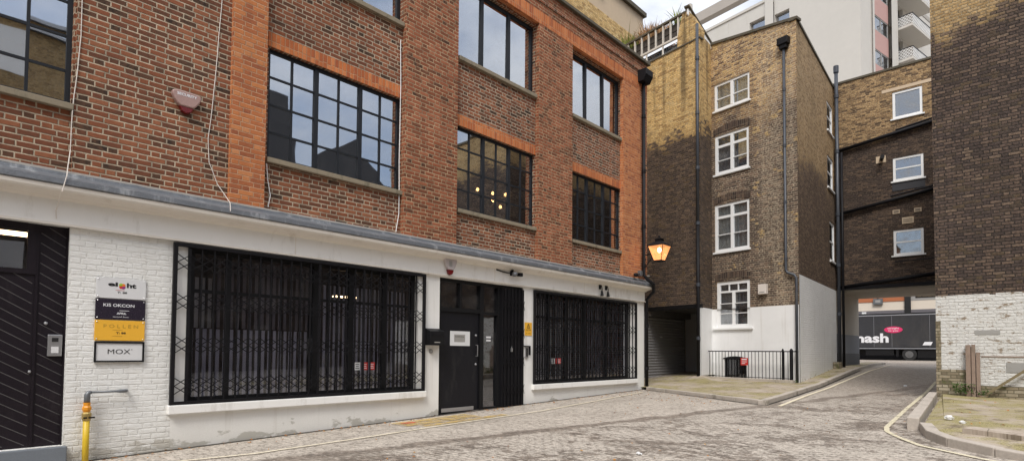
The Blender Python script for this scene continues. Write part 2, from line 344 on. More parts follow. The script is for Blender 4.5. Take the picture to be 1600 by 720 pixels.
# road: worn setts and old tar
def roadmat():
    nt = NT('worn_sett_road'); o = nt.ob(); x, y, z = nt.sep(o)
    o2 = nt.comb(x, y, 0.0)
    wn = nt.sep(nt.noise(o2, 5, 2, .6, col=True))
    uu = nt.mt('ADD', x, nt.mt('MULTIPLY', nt.mt('SUBTRACT', wn[0], .5), .05)); vv = nt.mt('ADD', y, nt.mt('MULTIPLY', nt.mt('SUBTRACT', wn[1], .5), .05))
    r = nt.mt('DIVIDE', vv, .095); row = nt.mt('FLOOR', r); fr = nt.mt('MULTIPLY', nt.mt('FRACT', r), .095)
    q = nt.mt('ADD', nt.mt('DIVIDE', uu, .165), nt.mt('MULTIPLY', nt.mt('FLOORED_MODULO', row, 2.0), .5)); cell = nt.mt('FLOOR', q)
    f = nt.mt('MULTIPLY', nt.mt('FRACT', q), .165)
    d = nt.mt('MINIMUM', nt.mt('MINIMUM', f, nt.mt('SUBTRACT', .165, f)), nt.mt('MINIMUM', fr, nt.mt('SUBTRACT', .095, fr)))
    body = nt.step(d, .002, .024)
    rnd, _ = nt.white(nt.comb(cell, row, .5))
    big = nt.noise(nt.vmul(o2, (.8, 1.0, 1)), .85, 7, .74, dist=.5)
    mid = nt.noise(o2, 2.3, 5, .7); fine = nt.noise(o2, 38, 4, .7); grit = nt.noise(o2, 150, 2, .6)
    blot = nt.noise(nt.vmul(o2, (1, 1.3, 1)), 5.5, 5, .72)
    light = nt.mix(rnd, (.35, .308, .258), (.45, .40, .34))
    light = nt.mix(nt.step(mid, .35, .7), light, (.50, .445, .378))
    dark = nt.mix(rnd, (.13, .105, .085), (.25, .205, .165))
    # tar band that runs beside the frontage: distance from the line (-7.3,3)-(-5,12)
    ln = nt.mt('ADD', nt.mt('MULTIPLY', nt.mt('ADD', x, 7.2), .967), nt.mt('MULTIPLY', nt.mt('SUBTRACT', y, 3.2), -.245))
    ln = nt.mt('ADD', ln, nt.mt('MULTIPLY', nt.mt('SUBTRACT', nt.noise(o2, 1.1, 4, .6), .5), .7))
    band = nt.mt('MULTIPLY', nt.mt('SUBTRACT', 1.0, nt.step(nt.mt('ABSOLUTE', ln), .10, .26)), .92)
    right = nt.step(ln, -.1, .5)
    inner = nt.mt('ADD', nt.mt('MULTIPLY', big, .62), nt.mt('MULTIPLY', blot, .38))
    pat = nt.mt('MULTIPLY', nt.step(inner, .49, .545), nt.mt('ADD', .22, nt.mt('MULTIPLY', right, .72)))
    up = nt.mt('MULTIPLY', nt.step(y, 12.0, 22.0), .45)
    mk = nt.mt('MAXIMUM', nt.mt('MAXIMUM', pat, band), nt.mt('MULTIPLY', up, nt.mt('ADD', .6, mid)), clamp=True)
    c = nt.mix(mk, light, dark)
    jt = nt.mt('MULTIPLY', nt.mt('SUBTRACT', 1.0, body), nt.mt('ADD', .20, nt.mt('MULTIPLY', nt.step(nt.noise(o2, 1.7, 3, .6), .4, .7), .5)))
    jt = nt.mt('MULTIPLY', jt, nt.mt('ADD', .25, nt.mt('MULTIPLY', right, .75)))
    c = nt.mix(jt, c, (.06, .048, .036))
    sp = nt.mt('ADD', nt.mt('MULTIPLY', nt.noise(nt.vmul(o2, (1, 1.4, 1)), 9, 5, .85), .7), nt.mt('MULTIPLY', nt.noise(o2, 32, 3, .7), .3))
    c = nt.mix(nt.mt('MULTIPLY', nt.step(sp, .50, .57), .72), c, (.10, .08, .063))
    c = nt.mix(nt.mt('MULTIPLY', nt.mt('SUBTRACT', 1.0, nt.step(sp, .40, .47)), .5), c, (.60, .53, .455))
    g = nt.mt('ADD', .58, nt.mt('ADD', nt.mt('MULTIPLY', fine, .6), nt.mt('MULTIPLY', grit, .4)))
    c = nt.mix(1.0, c, nt.comb(g, g, g), 'MULTIPLY')
    hgt = nt.mt('ADD', nt.mt('MULTIPLY', nt.mt('MULTIPLY', body, right), .6), nt.mt('ADD', nt.mt('MULTIPLY', fine, .6), nt.mt('MULTIPLY', blot, .8)))
    nt.bump(hgt, .014, .9)
    return nt.set(c, nt.mt('SUBTRACT', .68, nt.mt('MULTIPLY', mk, .22)), spec=.4)
MT['road'] = roadmat()
def mossmat(name, slabs=True, mossy=.5):
    nt = NT(name); o = nt.ob(); x, y, z = nt.sep(o); o2 = nt.comb(x, y, 0.0)
    big = nt.noise(o2, .8, 5, .65); mid = nt.noise(o2, 4, 5, .7); fine = nt.noise(o2, 50, 4, .7)
    base = nt.mix(nt.step(mid, .35, .65), (.36, .30, .24), (.48, .41, .34))
    moss = nt.mix(nt.step(fine, .35, .65), (.17, .145, .06), (.42, .365, .19))
    mk = nt.step(nt.mt('ADD', nt.mt('MULTIPLY', big, .6), nt.mt('MULTIPLY', mid, .4)), mossy - .05, mossy + .10)
    c = nt.mix(mk, base, moss)
    c = nt.mix(nt.mt('MULTIPLY', nt.step(nt.noise(o2, 2.2, 6, .8), .54, .62), .7), c, (.12, .09, .055))
    if slabs:
        f1 = nt.mt('MULTIPLY', nt.mt('FRACT', nt.mt('DIVIDE', x, .62)), .62); f2 = nt.mt('MULTIPLY', nt.mt('FRACT', nt.mt('DIVIDE', y, .9)), .9)
        d = nt.mt('MINIMUM', f1, f2); c = nt.mix(nt.mt('MULTIPLY', nt.mt('SUBTRACT', 1.0, nt.step(d, .006, .022)), .6), c, (.07, .06, .035))
    g = nt.mt('ADD', .7, nt.mt('MULTIPLY', fine, .6)); c = nt.mix(1.0, c, nt.comb(g, g, g), 'MULTIPLY')
    nt.bump(nt.mt('ADD', fine, mid), .01, .8)
    return nt.set(c, .9, spec=.2)
MT['moss'] = mossmat('mossy_paving', True, .48)
MT['moss2'] = mossmat('mossy_planter_ground', False, .45)
MT['pave'] = mossmat('plain_paving', True, .60)
def wornline(name, col, keep=.5):
    nt = NT(name); o = nt.ob(); n = nt.mt('ADD', nt.mt('MULTIPLY', nt.noise(o, 6, 5, .75), .6), nt.mt('MULTIPLY', nt.noise(o, 60, 3, .7), .4))
    nt.set(col, .7); a = nt.mt('MULTIPLY', nt.step(n, keep - .12, keep + .06), .85); nt.link(a, nt.b.inputs['Alpha']); return nt.m
MT['line'] = wornline('worn_cream_line', (.78, .70, .52), .40)
MT['leaf'] = leafmat('fallen_leaf', (.30, .09, .03), (.42, .25, .07))
MT['grime'] = wornline('gutter_grime_and_shade', (.035, .03, .022), .36)  # near-black: grime and painted contact shadow in one colour
MT['yline'] = wornline('worn_yellow_line', (.70, .63, .45), .45)
MT['ypatch'] = wornline('worn_yellow_patch', (.55, .38, .12), .52)
MT['rpatch'] = wornline('worn_red_patch', (.6, .09, .04), .52)

# ------------------------------------------------------------------ mesh helpers
class Fr:
    def __init__(s, o, t, n): s.o, s.t, s.n = o, t, n
    def P(s, u, d, z): return (s.o[0] + s.t[0] * u + s.n[0] * d, s.o[1] + s.t[1] * u + s.n[1] * d, z)
W = Fr((0, 0), (1, 0), (0, 1))                      # plain world: u = x, d = y
FA = Fr((-9.04, 0), (0, 1), (1, 0))                 # frontage: u = y, d = out of the wall
c10, s10 = math.cos(R(10)), math.sin(R(10))
FB = Fr((-5.833, 19.894), (c10, -s10), (-s10, -c10))  # front of the mottled building, u <= 0
FD = Fr((-8.917, 19.312), (c10, -s10), (-s10, -c10))  # its projecting gable, u <= 0
al = Vector((-.07, 1)).normalized()
FS = Fr((-5.833, 19.894), (al.x, al.y), (al.y, -al.x))   # its alley side, u >= 0
FC = Fr((0, 26.2), (1, 0), (0, -1))
FR = Fr((0, 17.1), (1, 0), (0, -1))
sd = Vector((.19, .98)).normalized()
FT = Fr((-10.85, 54.3), (c10, -s10), (-s10, -c10))
FU = Fr((-10.85, 54.3), (sd.x, sd.y), (sd.y, -sd.x))

class MB:
    def __init__(s): s.v = []; s.f = []
    def quad(s, *p):
        i = len(s.v); s.v += [tuple(q) for q in p]; s.f.append(tuple(range(i, i + len(p)))); return s
    def hexa(s, p):      # 8 points: bottom 4 ccw, top 4 ccw
        i = len(s.v); s.v += [tuple(q) for q in p]
        for f in ((3, 2, 1, 0), (4, 5, 6, 7), (0, 1, 5, 4), (1, 2, 6, 5), (2, 3, 7, 6), (3, 0, 4, 7)): s.f.append(tuple(i + k for k in f))
        return s
    def box(s, fr, u0, u1, d0, d1, z0, z1):
        return s.hexa([fr.P(u0, d0, z0), fr.P(u1, d0, z0), fr.P(u1, d1, z0), fr.P(u0, d1, z0), fr.P(u0, d0, z1), fr.P(u1, d0, z1), fr.P(u1, d1, z1), fr.P(u0, d1, z1)])
    def poly(s, fr, pts, d0, d1):     # outline in (u, z), extruded from d0 to d1
        n = len(pts); i = len(s.v)
        s.v += [fr.P(u, d0, z) for u, z in pts] + [fr.P(u, d1, z) for u, z in pts]
        s.f.append(tuple(i + k for k in range(n))); s.f.append(tuple(i + n + k for k in reversed(range(n))))
        for k in range(n): k2 = (k + 1) % n; s.f.append((i + k, i + k2, i + n + k2, i + n + k))
        return s
    def prism(s, pts, z0, z1):       # outline in (x, y); z0, z1 numbers or per-point lists
        n = len(pts); i = len(s.v); a = z0 if isinstance(z0, list) else [z0] * n; b = z1 if isinstance(z1, list) else [z1] * n
        s.v += [(p[0], p[1], a[k]) for k, p in enumerate(pts)] + [(p[0], p[1], b[k]) for k, p in enumerate(pts)]
        s.f.append(tuple(i + k for k in reversed(range(n)))); s.f.append(tuple(i + n + k for k in range(n)))
        for k in range(n): k2 = (k + 1) % n; s.f.append((i + k, i + k2, i + n + k2, i + n + k))
        return s
    def tube(s, pts, r, n=8, cap=True):
        pts = [Vector(p) for p in pts]; rr = r if isinstance(r, list) else [r] * len(pts); i0 = len(s.v); up = None
        for k, p in enumerate(pts):
            a = pts[max(k - 1, 0)]; b = pts[min(k + 1, len(pts) - 1)]; t = (b - a)
            t = t.normalized() if t.length > 1e-9 else Vector((0, 0, 1))
            if up is None: up = t.orthogonal().normalized()
            up = (up - t * up.dot(t)); up = up.normalized() if up.length > 1e-6 else t.orthogonal().normalized()
            w = t.cross(up)
            for j in range(n):
                an = 2 * math.pi * j / n; s.v.append(tuple(p + (up * math.cos(an) + w * math.sin(an)) * rr[k]))
        for k in range(len(pts) - 1):
            for j in range(n):
                a = i0 + k * n + j; b = i0 + k * n + (j + 1) % n; s.f.append((a, b, b + n, a + n))
        if cap:
            s.f.append(tuple(i0 + j for j in reversed(range(n)))); e = i0 + (len(pts) - 1) * n; s.f.append(tuple(e + j for j in range(n)))
        return s
    def flat(s, fr, u0, z0, u1, z1, w, d0, d1):      # a flat bar in the wall's plane
        L = math.hypot(u1 - u0, z1 - z0); nx, nz = -(z1 - z0) / L * w / 2, (u1 - u0) / L * w / 2
        return s.poly(fr, [(u0 + nx, z0 + nz), (u0 - nx, z0 - nz), (u1 - nx, z1 - nz), (u1 + nx, z1 + nz)], d0, d1)
    def ball(s, c, r, n=8, m=6):
        c = Vector(c); rr = r if isinstance(r, tuple) else (r, r, r); i0 = len(s.v)
        for a in range(m + 1):
            th = math.pi * a / m
            for b in range(n):
                ph = 2 * math.pi * b / n; s.v.append((c.x + rr[0] * math.sin(th) * math.cos(ph), c.y + rr[1] * math.sin(th) * math.sin(ph), c.z + rr[2] * math.cos(th)))
        for a in range(m):
            for b in range(n): p = i0 + a * n + b; q = i0 + a * n + (b + 1) % n; s.f.append((p, p + n, q + n, q))
        return s
    def wall(s, fr, u0, u1, z0, z1, holes=(), d=0.0, rev=.12, n=1):
        us = sorted({u0, u1, *[x for h in holes for x in h[:2]]}); zs = sorted({z0, z1, *[x for h in holes for x in h[2:]]})
        us = [x for x in us if u0 <= x <= u1]; zs = [x for x in zs if z0 <= x <= z1]
        for a, b in zip(us, us[1:]):
            for c, e in zip(zs, zs[1:]):
                m, k = (a + b) / 2, (c + e) / 2
                if any(h[0] < m < h[1] and h[2] < k < h[3] for h in holes): continue
                s.quad(fr.P(a, d, c), fr.P(b, d, c), fr.P(b, d, e), fr.P(a, d, e))
        for h in holes:
            a, b, c, e = h; k = d - rev; a2, b2, c2, e2 = max(a, u0), min(b, u1), max(c, z0), min(e, z1)
            s.quad(fr.P(a2, k, c2), fr.P(a2, d, c2), fr.P(a2, d, e2), fr.P(a2, k, e2)); s.quad(fr.P(b2, d, c2), fr.P(b2, k, c2), fr.P(b2, k, e2), fr.P(b2, d, e2))
            s.quad(fr.P(a2, k, c2), fr.P(b2, k, c2), fr.P(b2, d, c2), fr.P(a2, d, c2)); s.quad(fr.P(a2, d, e2), fr.P(b2, d, e2), fr.P(b2, k, e2), fr.P(a2, k, e2))
        return s

WL = {}
def obj(name, mb, mat, parent=None, label=None, cat=None, group=None, kind=None, smooth=False, bevel=0.0, closed=True):
    me = bpy.data.meshes.new(name); off = WL.get(parent.name, Vector((0, 0, 0))) if parent else Vector((0, 0, 0))
    me.from_pydata(mb.v, [], mb.f)
    if closed:
        b = bmesh.new(); b.from_mesh(me); bmesh.ops.recalc_face_normals(b, faces=b.faces); b.to_mesh(me); b.free()
    uvl = me.uv_layers.new(name='UVMap')
    for p in me.polygons:
        nn = p.normal
        if abs(nn.z) > .75: t = Vector((1, 0, 0)); bb = Vector((0, 1, 0))
        else: t = Vector((-nn.y, nn.x, 0)).normalized(); bb = Vector((0, 0, 1))
        for li in p.loop_indices:
            co = me.vertices[me.loops[li].vertex_index].co; uvl.data[li].uv = (co.dot(t), co.dot(bb))
        p.use_smooth = smooth
    for v in me.vertices: v.co -= off
    me.materials.append(MT[mat]); o = bpy.data.objects.new(name, me); C.objects.link(o)
    if parent: o.parent = parent
    WL[o.name] = off.copy()
    if bevel:
        m = o.modifiers.new('b', 'BEVEL'); m.width = bevel; m.segments = 2; m.limit_method = 'ANGLE'
    return tag(o, label, cat, group, kind)
def tag(o, label=None, cat=None, group=None, kind=None):
    if label: o['label'] = label
    if cat: o['category'] = cat
    if group: o['group'] = group
    if kind: o['kind'] = kind
    return o
def thing(name, loc, label, cat, group=None):
    o = bpy.data.objects.new(name, None); C.objects.link(o); o.location = loc; o.empty_display_size = .2
    WL[o.name] = Vector(loc); return tag(o, label, cat, group)
def text(name, body, fr, u0, u1, z0, z1, d, mat, parent, bold=.0, label=None):
    cu = bpy.data.curves.new('tmp', 'FONT'); cu.body = body; cu.offset = bold; cu.extrude = .0; cu.resolution_u = 3
    to = bpy.data.objects.new('tmp', cu); C.objects.link(to)
    dg = bpy.context.evaluated_depsgraph_get(); me = bpy.data.meshes.new_from_object(to.evaluated_get(dg))
    vs = [v.co.copy() for v in me.vertices]; fs = [tuple(p.vertices) for p in me.polygons]
    bpy.data.objects.remove(to); bpy.data.curves.remove(cu); bpy.data.meshes.remove(me)
    x0, x1 = min(v.x for v in vs), max(v.x for v in vs); y0, y1 = min(v.y for v in vs), max(v.y for v in vs)
    mb = MB(); mb.v = [fr.P(u0 + (v.x - x0) / (x1 - x0) * (u1 - u0), d, z0 + (v.y - y0) / (y1 - y0) * (z1 - z0)) for v in vs]; mb.f = fs
    return obj(name, mb, mat, parent, closed=False, label=label)

def window(parent, fr, u0, u1, z0, z1, vs=(), hs=(), fw=.05, d=-.1, t=.05, mat='steel', gl='gl_up', sill=None, extra=(), label=None, hbar=.025, name='window'):
    """frame mesh with bars; children pane and sill.  vs: [(u, width)], hs: [z] full bars, extra: [(u0,u1,z0,z1)]"""
    m = MB()
    m.box(fr, u0, u0 + fw, d - t, d, z0, z1); m.box(fr, u1 - fw, u1, d - t, d, z0, z1)
    m.box(fr, u0 + fw, u1 - fw, d - t, d - .002, z0, z0 + fw); m.box(fr, u0 + fw, u1 - fw, d - t, d - .002, z1 - fw, z1)
    for u, w in vs: m.box(fr, u - w / 2, u + w / 2, d - t + .003, d + (.006 if w > .04 else -.008), z0 + fw - .001, z1 - fw + .001)
    for z in hs: m.box(fr, u0 + fw, u1 - fw, d - t + .006, d - .012, z - hbar / 2, z + hbar / 2)
    for a, b, c, e in extra: m.box(fr, a, b, d - t + .004, d - .005, c, e)
    w = obj(name, m, mat, parent, label=label)
    if len(vs) >= 2 and gl == 'gl_up':      # every pane sits a little differently in its putty
        ue = [u0 + .01] + [u for u, _ in vs] + [u1 - .01]; ze = [z0 + .01] + list(hs) + [z1 - .01]; pm = MB()
        for ua, ub in zip(ue, ue[1:]):
            for za, zb_ in zip(ze, ze[1:]):
                c0 = d - t * .55; k0, k1, k2 = random.uniform(-1, 1) * .0035 * (ub - ua), random.uniform(-1, 1) * .0035 * (zb_ - za), 0
                dd = [c0 - k0 - k1, c0 + k0 - k1, c0 + k0 + k1, c0 - k0 + k1]
                f_ = [fr.P(ua, dd[0], za), fr.P(ub, dd[1], za), fr.P(ub, dd[2], zb_), fr.P(ua, dd[3], zb_)]; g_ = [fr.P(ua, dd[0] - .004, za), fr.P(ub, dd[1] - .004, za), fr.P(ub, dd[2] - .004, zb_), fr.P(ua, dd[3] - .004, zb_)]
                pm.hexa([g_[0], g_[1], f_[1], f_[0], g_[3], g_[2], f_[2], f_[3]])
        obj('pane', pm, gl, w)
    else: obj('pane', MB().box(fr, u0 + .01, u1 - .01, d - t * .55 - .004, d - t * .55, z0 + .01, z1 - .01), gl, w)
    if sill:
        pr, th, over, sm = sill
        obj('sill', MB().box(fr, u0 - over, u1 + over, d - t, pr, z0 - th, z0 - .003), sm, w, bevel=.008)
    return w

# ------------------------------------------------------------------ ground
YS = [-30, 0, 7.5, 15.5, 19.4, 26, 30, 45, 200]; ZS = [-.4, -.09, .08, .25, .36, .72, .85, .92, .92]
def zr(y):
    for a, b, c, e in zip(YS, YS[1:], ZS, ZS[1:]):
        if a <= y <= b: return c + (e - c) * (y - a) / (b - a)
    return ZS[0] if y < 0 else ZS[-1]
m = MB(); xs = [-150, -60, -30, -20] + [-12 + .5 * k for k in range(33)] + [6, 8, 12, 20, 40, 150]
ys = [-30, -15, -5] + [.4 * k for k in range(0, 86)] + [36, 40, 45, 50, 60, 90, 180]
def zrough(x, y):
    return zr(y) + (.012 * mnoise.noise(Vector((x * .9, y * .9, 0))) if -8.5 < x < -1.5 and 1 < y < 20 else 0)
for y in ys:
    for x in xs: m.v.append((x, y, zrough(x, y)))
nx = len(xs)
for j in range(len(ys) - 1):
    for i in range(nx - 1): a = j * nx + i; m.f.append((a, a + 1, a + 1 + nx, a + nx))
obj('road', m, 'road', kind='structure', closed=False)

def ribbon(name, pts, w, mat, dz=.016):
    m = MB(); n = len(pts); i = 0
    P = [];
    for (x0, y0), (x1, y1) in zip(pts, pts[1:]):
        k = max(1, int(math.hypot(x1 - x0, y1 - y0) / .35))
        for q in range(k): P.append((x0 + (x1 - x0) * q / k, y0 + (y1 - y0) * q / k))
    P.append(pts[-1])
    for k, (x, y) in enumerate(P):
        a = P[max(k - 1, 0)]; b = P[min(k + 1, len(P) - 1)]; t = Vector((b[0] - a[0], b[1] - a[1])).normalized()
        ww = w * (1 + .12 * mnoise.noise(Vector((x * 3, y * 3, 1))))
        for sg in (1, -1): px, py = x - t.y * sg * ww / 2, y + t.x * sg * ww / 2; m.v.append((px, py, zr(py) + dz))
    for k in range(len(P) - 1): m.f.append((2 * k, 2 * k + 1, 2 * k + 3, 2 * k + 2))
    return obj(name, m, mat, kind='structure', closed=False)
ribbon('road_marking', [(-8.2, 1.2), (-8.0, 2.5), (-7.79, 3.29), (-7.78, 4.74), (-7.83, 6.7), (-7.86, 9.37), (-8.17, 12.02), (-8.5, 14.6)], .06, 'line')
ribbon('road_marking', [(-4.35, 13.35), (-4.6, 16), (-4.85, 20.2), (-5.2, 30.8)], .09, 'line')
ribbon('road_marking', [(-2.55, 22.4), (-2.2, 15), (-1.97, 11.29), (-1.88, 10.8), (-1.69, 10.35), (-1.29, 9.64), (-.59, 9.06), (.4, 8.5), (3, 7.4)], .075, 'yline')
def patch(x0, y0, x1, y1, mat, dz):
    m = MB()
    for k in range(6):
        a, b = y0 + (y1 - y0) * k / 6, y0 + (y1 - y0) * (k + 1) / 6; m.quad((x0, a, zr(a) + dz), (x1, a, zr(a) + dz), (x1, b, zr(b) + dz), (x0, b, zr(b) + dz))
    obj('road_marking', m, mat, kind='structure', closed=False)
patch(-8.75, 6.1, -8.2, 7.9, 'ypatch', .016); patch(-8.62, 6.2, -8.45, 6.5, 'rpatch', .021)
patch(-8.15, 6.3, -7.95, 8.4, 'ypatch', .012)

# pavement in front of the yard and along the alley
K1, K2 = (-8.87, 15.42), (-4.70, 13.45)
K3, K4 = (-5.12, 20.04), (-5.45, 26.2)
K5 = (-5.75, 33.0)
def kh(y, s=.10): return zr(y) + s
m = MB()
pts = {'k1': (*K1, .335), 'k2': (*K2, .30), 'k3': (*K3, .47), 'k4': (*K4, .835), 'k5': (*K5, .97), 'p1': (-5.83, 19.88, .44), 'p1b': (-6.28, 26.3, .85), 'p1c': (-6.6, 33, .98),
       'bl': (-8.99, 20.44, .50), 'dc': (-8.90, 19.33, .585), 'dm': (-10.3, 19.55, .45), 'dl': (-11.6, 19.8, .33), 'cl': (-11.8, 15.4, .33), 'sb': (-11.6, 23.6, .5), 'sr': (-8.9, 23.6, .62)}
def tri(*k): m.quad(*[pts[q] for q in k])
pts['kc'] = (-5.25, 17.0, .37); pts['mid'] = (-7.6, 17.2, .40)
for t in (('cl', 'k1', 'dm'), ('cl', 'dm', 'dl'), ('k1', 'mid', 'dm'), ('dm', 'mid', 'dc'), ('k1', 'k2', 'mid'), ('k2', 'kc', 'mid'), ('k2', 'k3', 'kc'), ('kc', 'k3', 'p1'), ('mid', 'kc', 'p1'), ('mid', 'p1', 'bl'), ('dc', 'mid', 'bl'),
          ('k3', 'k4', 'p1b', 'p1'), ('k4', 'k5', 'p1c', 'p1b'), ('dl', 'dm', 'dc', 'sr', 'sb')): tri(*t)
me = obj('pavement', m, 'moss', kind='structure', closed=False)
def kerbrun(name, pts, w, top, mat='kerb', gap=.012, L=.9, side=1):
    """kerb stones along a polyline; w grows to the given side"""
    for (x0, y0), (x1, y1) in zip(pts, pts[1:]):
        t = Vector((x1 - x0, y1 - y0)); ln = t.length; t.normalize(); nrm = Vector((-t.y, t.x)) * side; k = max(1, round(ln / L)); m = MB()
        for q in range(k):
            a, b = ln * q / k + gap / 2, ln * (q + 1) / k - gap / 2; jj = random.uniform(-.006, .006)
            A = (x0 + t.x * a, y0 + t.y * a); B = (x0 + t.x * b, y0 + t.y * b); A2 = (A[0] + nrm.x * w, A[1] + nrm.y * w); B2 = (B[0] + nrm.x * w, B[1] + nrm.y * w)
            P = [A, B, B2, A2]
            m.hexa([(p[0], p[1], zr(p[1]) - .1) for p in P] + [(p[0], p[1], top(p[0], p[1]) + jj) for p in P])
        obj(name, m, mat, kind='structure', bevel=.014)
def topA(x, y):
    # along K1-K2: from .345 to .315 ; otherwise road + .105
    if y < 15.6 and x < -4.6:
        f = (x + 8.87) / 4.17; return .345 + (.312 - .345) * max(0, min(1, f))
    return zr(y) + .115
kerbrun('kerb', [K1, K2], .15, topA)
kerbrun('kerb', [K2, K3, K4, K5], .15, lambda x, y: zr(y) + .112, side=1)

ribbon('contact_shade_grime', [(-9.0, 1.45), (-9.0, 7.5), (-9.0, 15.45)], .09, 'grime', .006)  # dark ribbons: grime with contact shadow painted in, at wall and kerb feet
ribbon('contact_shade_grime', [K1, K2], .14, 'grime', .005); ribbon('contact_shade_grime', [(K2[0] + .02, K2[1]), (K3[0] + .03, K3[1]), (K4[0] + .03, K4[1])], .11, 'grime', .005)
# raised planting bed on the right
bed = [(-1.93, 17.1), (-1.52, 11.3), (-1.33, 10.45), (-1.02, 9.85), (-.5, 9.4), (.3, 8.95), (2.5, 8.0), (6, 6.6)]
m = MB()
def zb(x, y): return .49 + (y - 17.1) * .019 - max(0, x + 1.9) * .03
rows = [(-1.86, -1.4, 17.2), (-1.46, -.2, 11.33), (-1.26, 0, 10.5), (-.96, .2, 9.92), (-.46, .8, 9.48), (.34, 1.2, 9.03), (2.54, 3.2, 8.08), (6, 6.2, 6.7)]
edge = [(a[0], a[2]) for a in rows]; far = [(-1.7, 17.2), (0, 17.2), (1, 17.2), (2, 17.2), (3, 17.2), (4, 17.2), (6, 17.2), (9, 17.2)]
N = 8
for i in range(len(edge) - 1):
    for j in range(N):
        def q(i, j):
            f = j / N; x = edge[i][0] * (1 - f) + far[i][0] * f; y = edge[i][1] * (1 - f) + far[i][1] * f
            return (x, y, zb(x, y) - (.04 if f > 0 else .10) + .03 * mnoise.noise(Vector((x * 1.2, y * 1.2, 5))) * (f > 0))
        m.quad(q(i, j), q(i + 1, j), q(i + 1, j + 1), q(i, j + 1))
obj('planting_ground', m, 'moss2', kind='structure', closed=False)
kerbrun('kerb', bed[:2], .17, lambda x, y: zb(x, y) - .01, side=-1, L=1.9)
kerbrun('kerb', bed[1:], .17, lambda x, y: zb(x, y) - .07, side=1 if False else 1, L=.8)
# low row of flat paving strips inside the bed
m = MB()
for k in range(5):
    x0 = -.9 + k * .95; y0 = 10.45 - k * .36
    m.hexa([(x0, y0, .2), (x0 + .9, y0 - .34, .2), (x0 + 1.02, y0 - .04, .2), (x0 + .12, y0 + .3, .2)] + [(p[0], p[1], zb(p[0], p[1]) + .012) for p in ((x0, y0), (x0 + .9, y0 - .34), (x0 + 1.02, y0 - .04), (x0 + .12, y0 + .3))])
obj('paving_strip', m, 'pave', kind='structure', bevel=.01)

# ------------------------------------------------------------------ brick workshop building (left)
A = thing('brick_building', (-9.04, 7.5, .08), 'long red brick workshop building with black steel windows over a white shopfront', 'building')
TOPZ = 10.33
wins = [(-1.25, 1.36, 4.50, 6.30), (3.87, 6.46, 4.46, 6.27), (7.90, 10.41, 4.40, 6.19), (11.89, 14.28, 4.34, 6.17),
        (-1.25, 1.36, 7.80, 9.40), (3.87, 6.46, 7.76, 9.40), (7.90, 10.41, 7.68, 9.40), (11.89, 14.28, 7.68, 9.40)]
obj('wall', MB().wall(FA, -6, 15.6, 3.5, TOPZ, wins, 0, .16), 'brown', A, closed=False)
# back, flank walls, roof
m = MB(); m.wall(Fr((-15.5, 0), (0, 1), (-1, 0)), -6, 15.6, -.3, TOPZ); m.wall(Fr((0, 15.6), (1, 0), (0, 1)), -15.5, -9.04, -.3, TOPZ); m.wall(Fr((0, -6), (1, 0), (0, -1)), -15.5, -9.04, -.3, TOPZ)
obj('side_wall', m, 'brown', A, closed=False)
obj('roof', MB().box(W, -15.5, -9.06, -6, 15.6, 10.0, 10.15), 'slate', A)
m = MB(); m.box(W, -15.4, -9.3, -5.9, 15.5, 3.35, 3.5); m.box(W, -15.4, -9.3, -5.9, 15.5, 6.9, 7.1); obj('floor_slab', m, 'interior', A)
m = MB(); m.box(W, -13.6, -13.5, -5.9, 15.5, 3.5, 6.9); obj('inner_wall', m, 'warmint', A)
m = MB(); m.box(W, -12.9, -12.8, -5.9, 15.5, -.2, 3.35); m.box(W, -13.6, -13.5, -5.9, 15.5, 7.1, 10); m.box(W, -13.6, -9.3, 7.2, 7.3, 3.5, 10); m.box(W, -13.6, -9.3, 11.1, 11.2, 3.5, 10)
m.box(W, -12.8, -9.4, 7.1, 7.2, -.2, 3.3); m.box(W, -12.8, -9.4, 10.2, 10.3, -.2, 3.3); obj('partition', m, 'interior', A)
m = MB(); m.box(W, -12.8, -9.3, -5.9, 15.5, -.1, .05); obj('ground_floor', m, 'interior', A)
# piers
obj('pier', MB().box(FA, 1.385, 3.27, 0, .05, 3.5, 9.45), 'brown', A)
obj('pier', MB().box(FA, 3.27, 3.80, 0, .11, 3.5, 9.45), 'orange', A, label='bright orange rubbed brick pier')
obj('pier', MB().box(FA, 6.46, 7.81, 0, .11, 3.5, 9.45), 'red', A, bevel=.006)
obj('pier', MB().box(FA, 10.42, 11.79, 0, .11, 3.5, 9.45), 'red', A, bevel=.006)
obj('pier', MB().box(FA, 14.24, 15.22, 0, .11, 3.5, 9.45), 'orange', A, label='bright orange end pier')
obj('pier', MB().box(FA, 15.22, 15.61, 0, .105, 3.5, 9.45), 'red', A)
obj('pier', MB().box(FA, -6, -1.27, 0, .11, 3.5, 9.45), 'red', A)
obj('brick_band', MB().box(FA, -6, 15.61, .0, .115, 9.452, 9.76), 'soldier', A)
obj('parapet', MB().box(FA, -6, 15.61, -.25, .11, 9.762, TOPZ), 'red', A)
m = MB(); m.box(FA, -6, 15.61, .11, .135, 9.99, 10.05); obj('string_course', m, 'brown', A)
obj('coping', MB().box(FA, -6.05, 15.70, -.3, .19, TOPZ, TOPZ + .09), 'coping', A, bevel=.012)
for (a, b, z0, z1) in wins[:4]:
    obj('lintel', MB().box(FA, a - .02 if a > 0 else a, b + .004, .0, .012, z1 + .002, z1 + .235), 'soldier', A)
def steelwin(a, b, z0, z1, thick):
    n = 6; us = [a + (b - a) * k / n for k in range(1, n)]
    vs = [(u, .075 if (k + 1) in thick else .034) for k, u in enumerate(us)]
    hs = [z0 + (z1 - z0) * k / 4 for k in (1, 2, 3)]
    window(A, FA, a, b, z0, z1, vs, hs, fw=.055, d=-.07, t=.05, sill=(.07, .085, .02, 'sillA'), hbar=.032)
for w in wins[:4]: steelwin(*w, (2, 4))
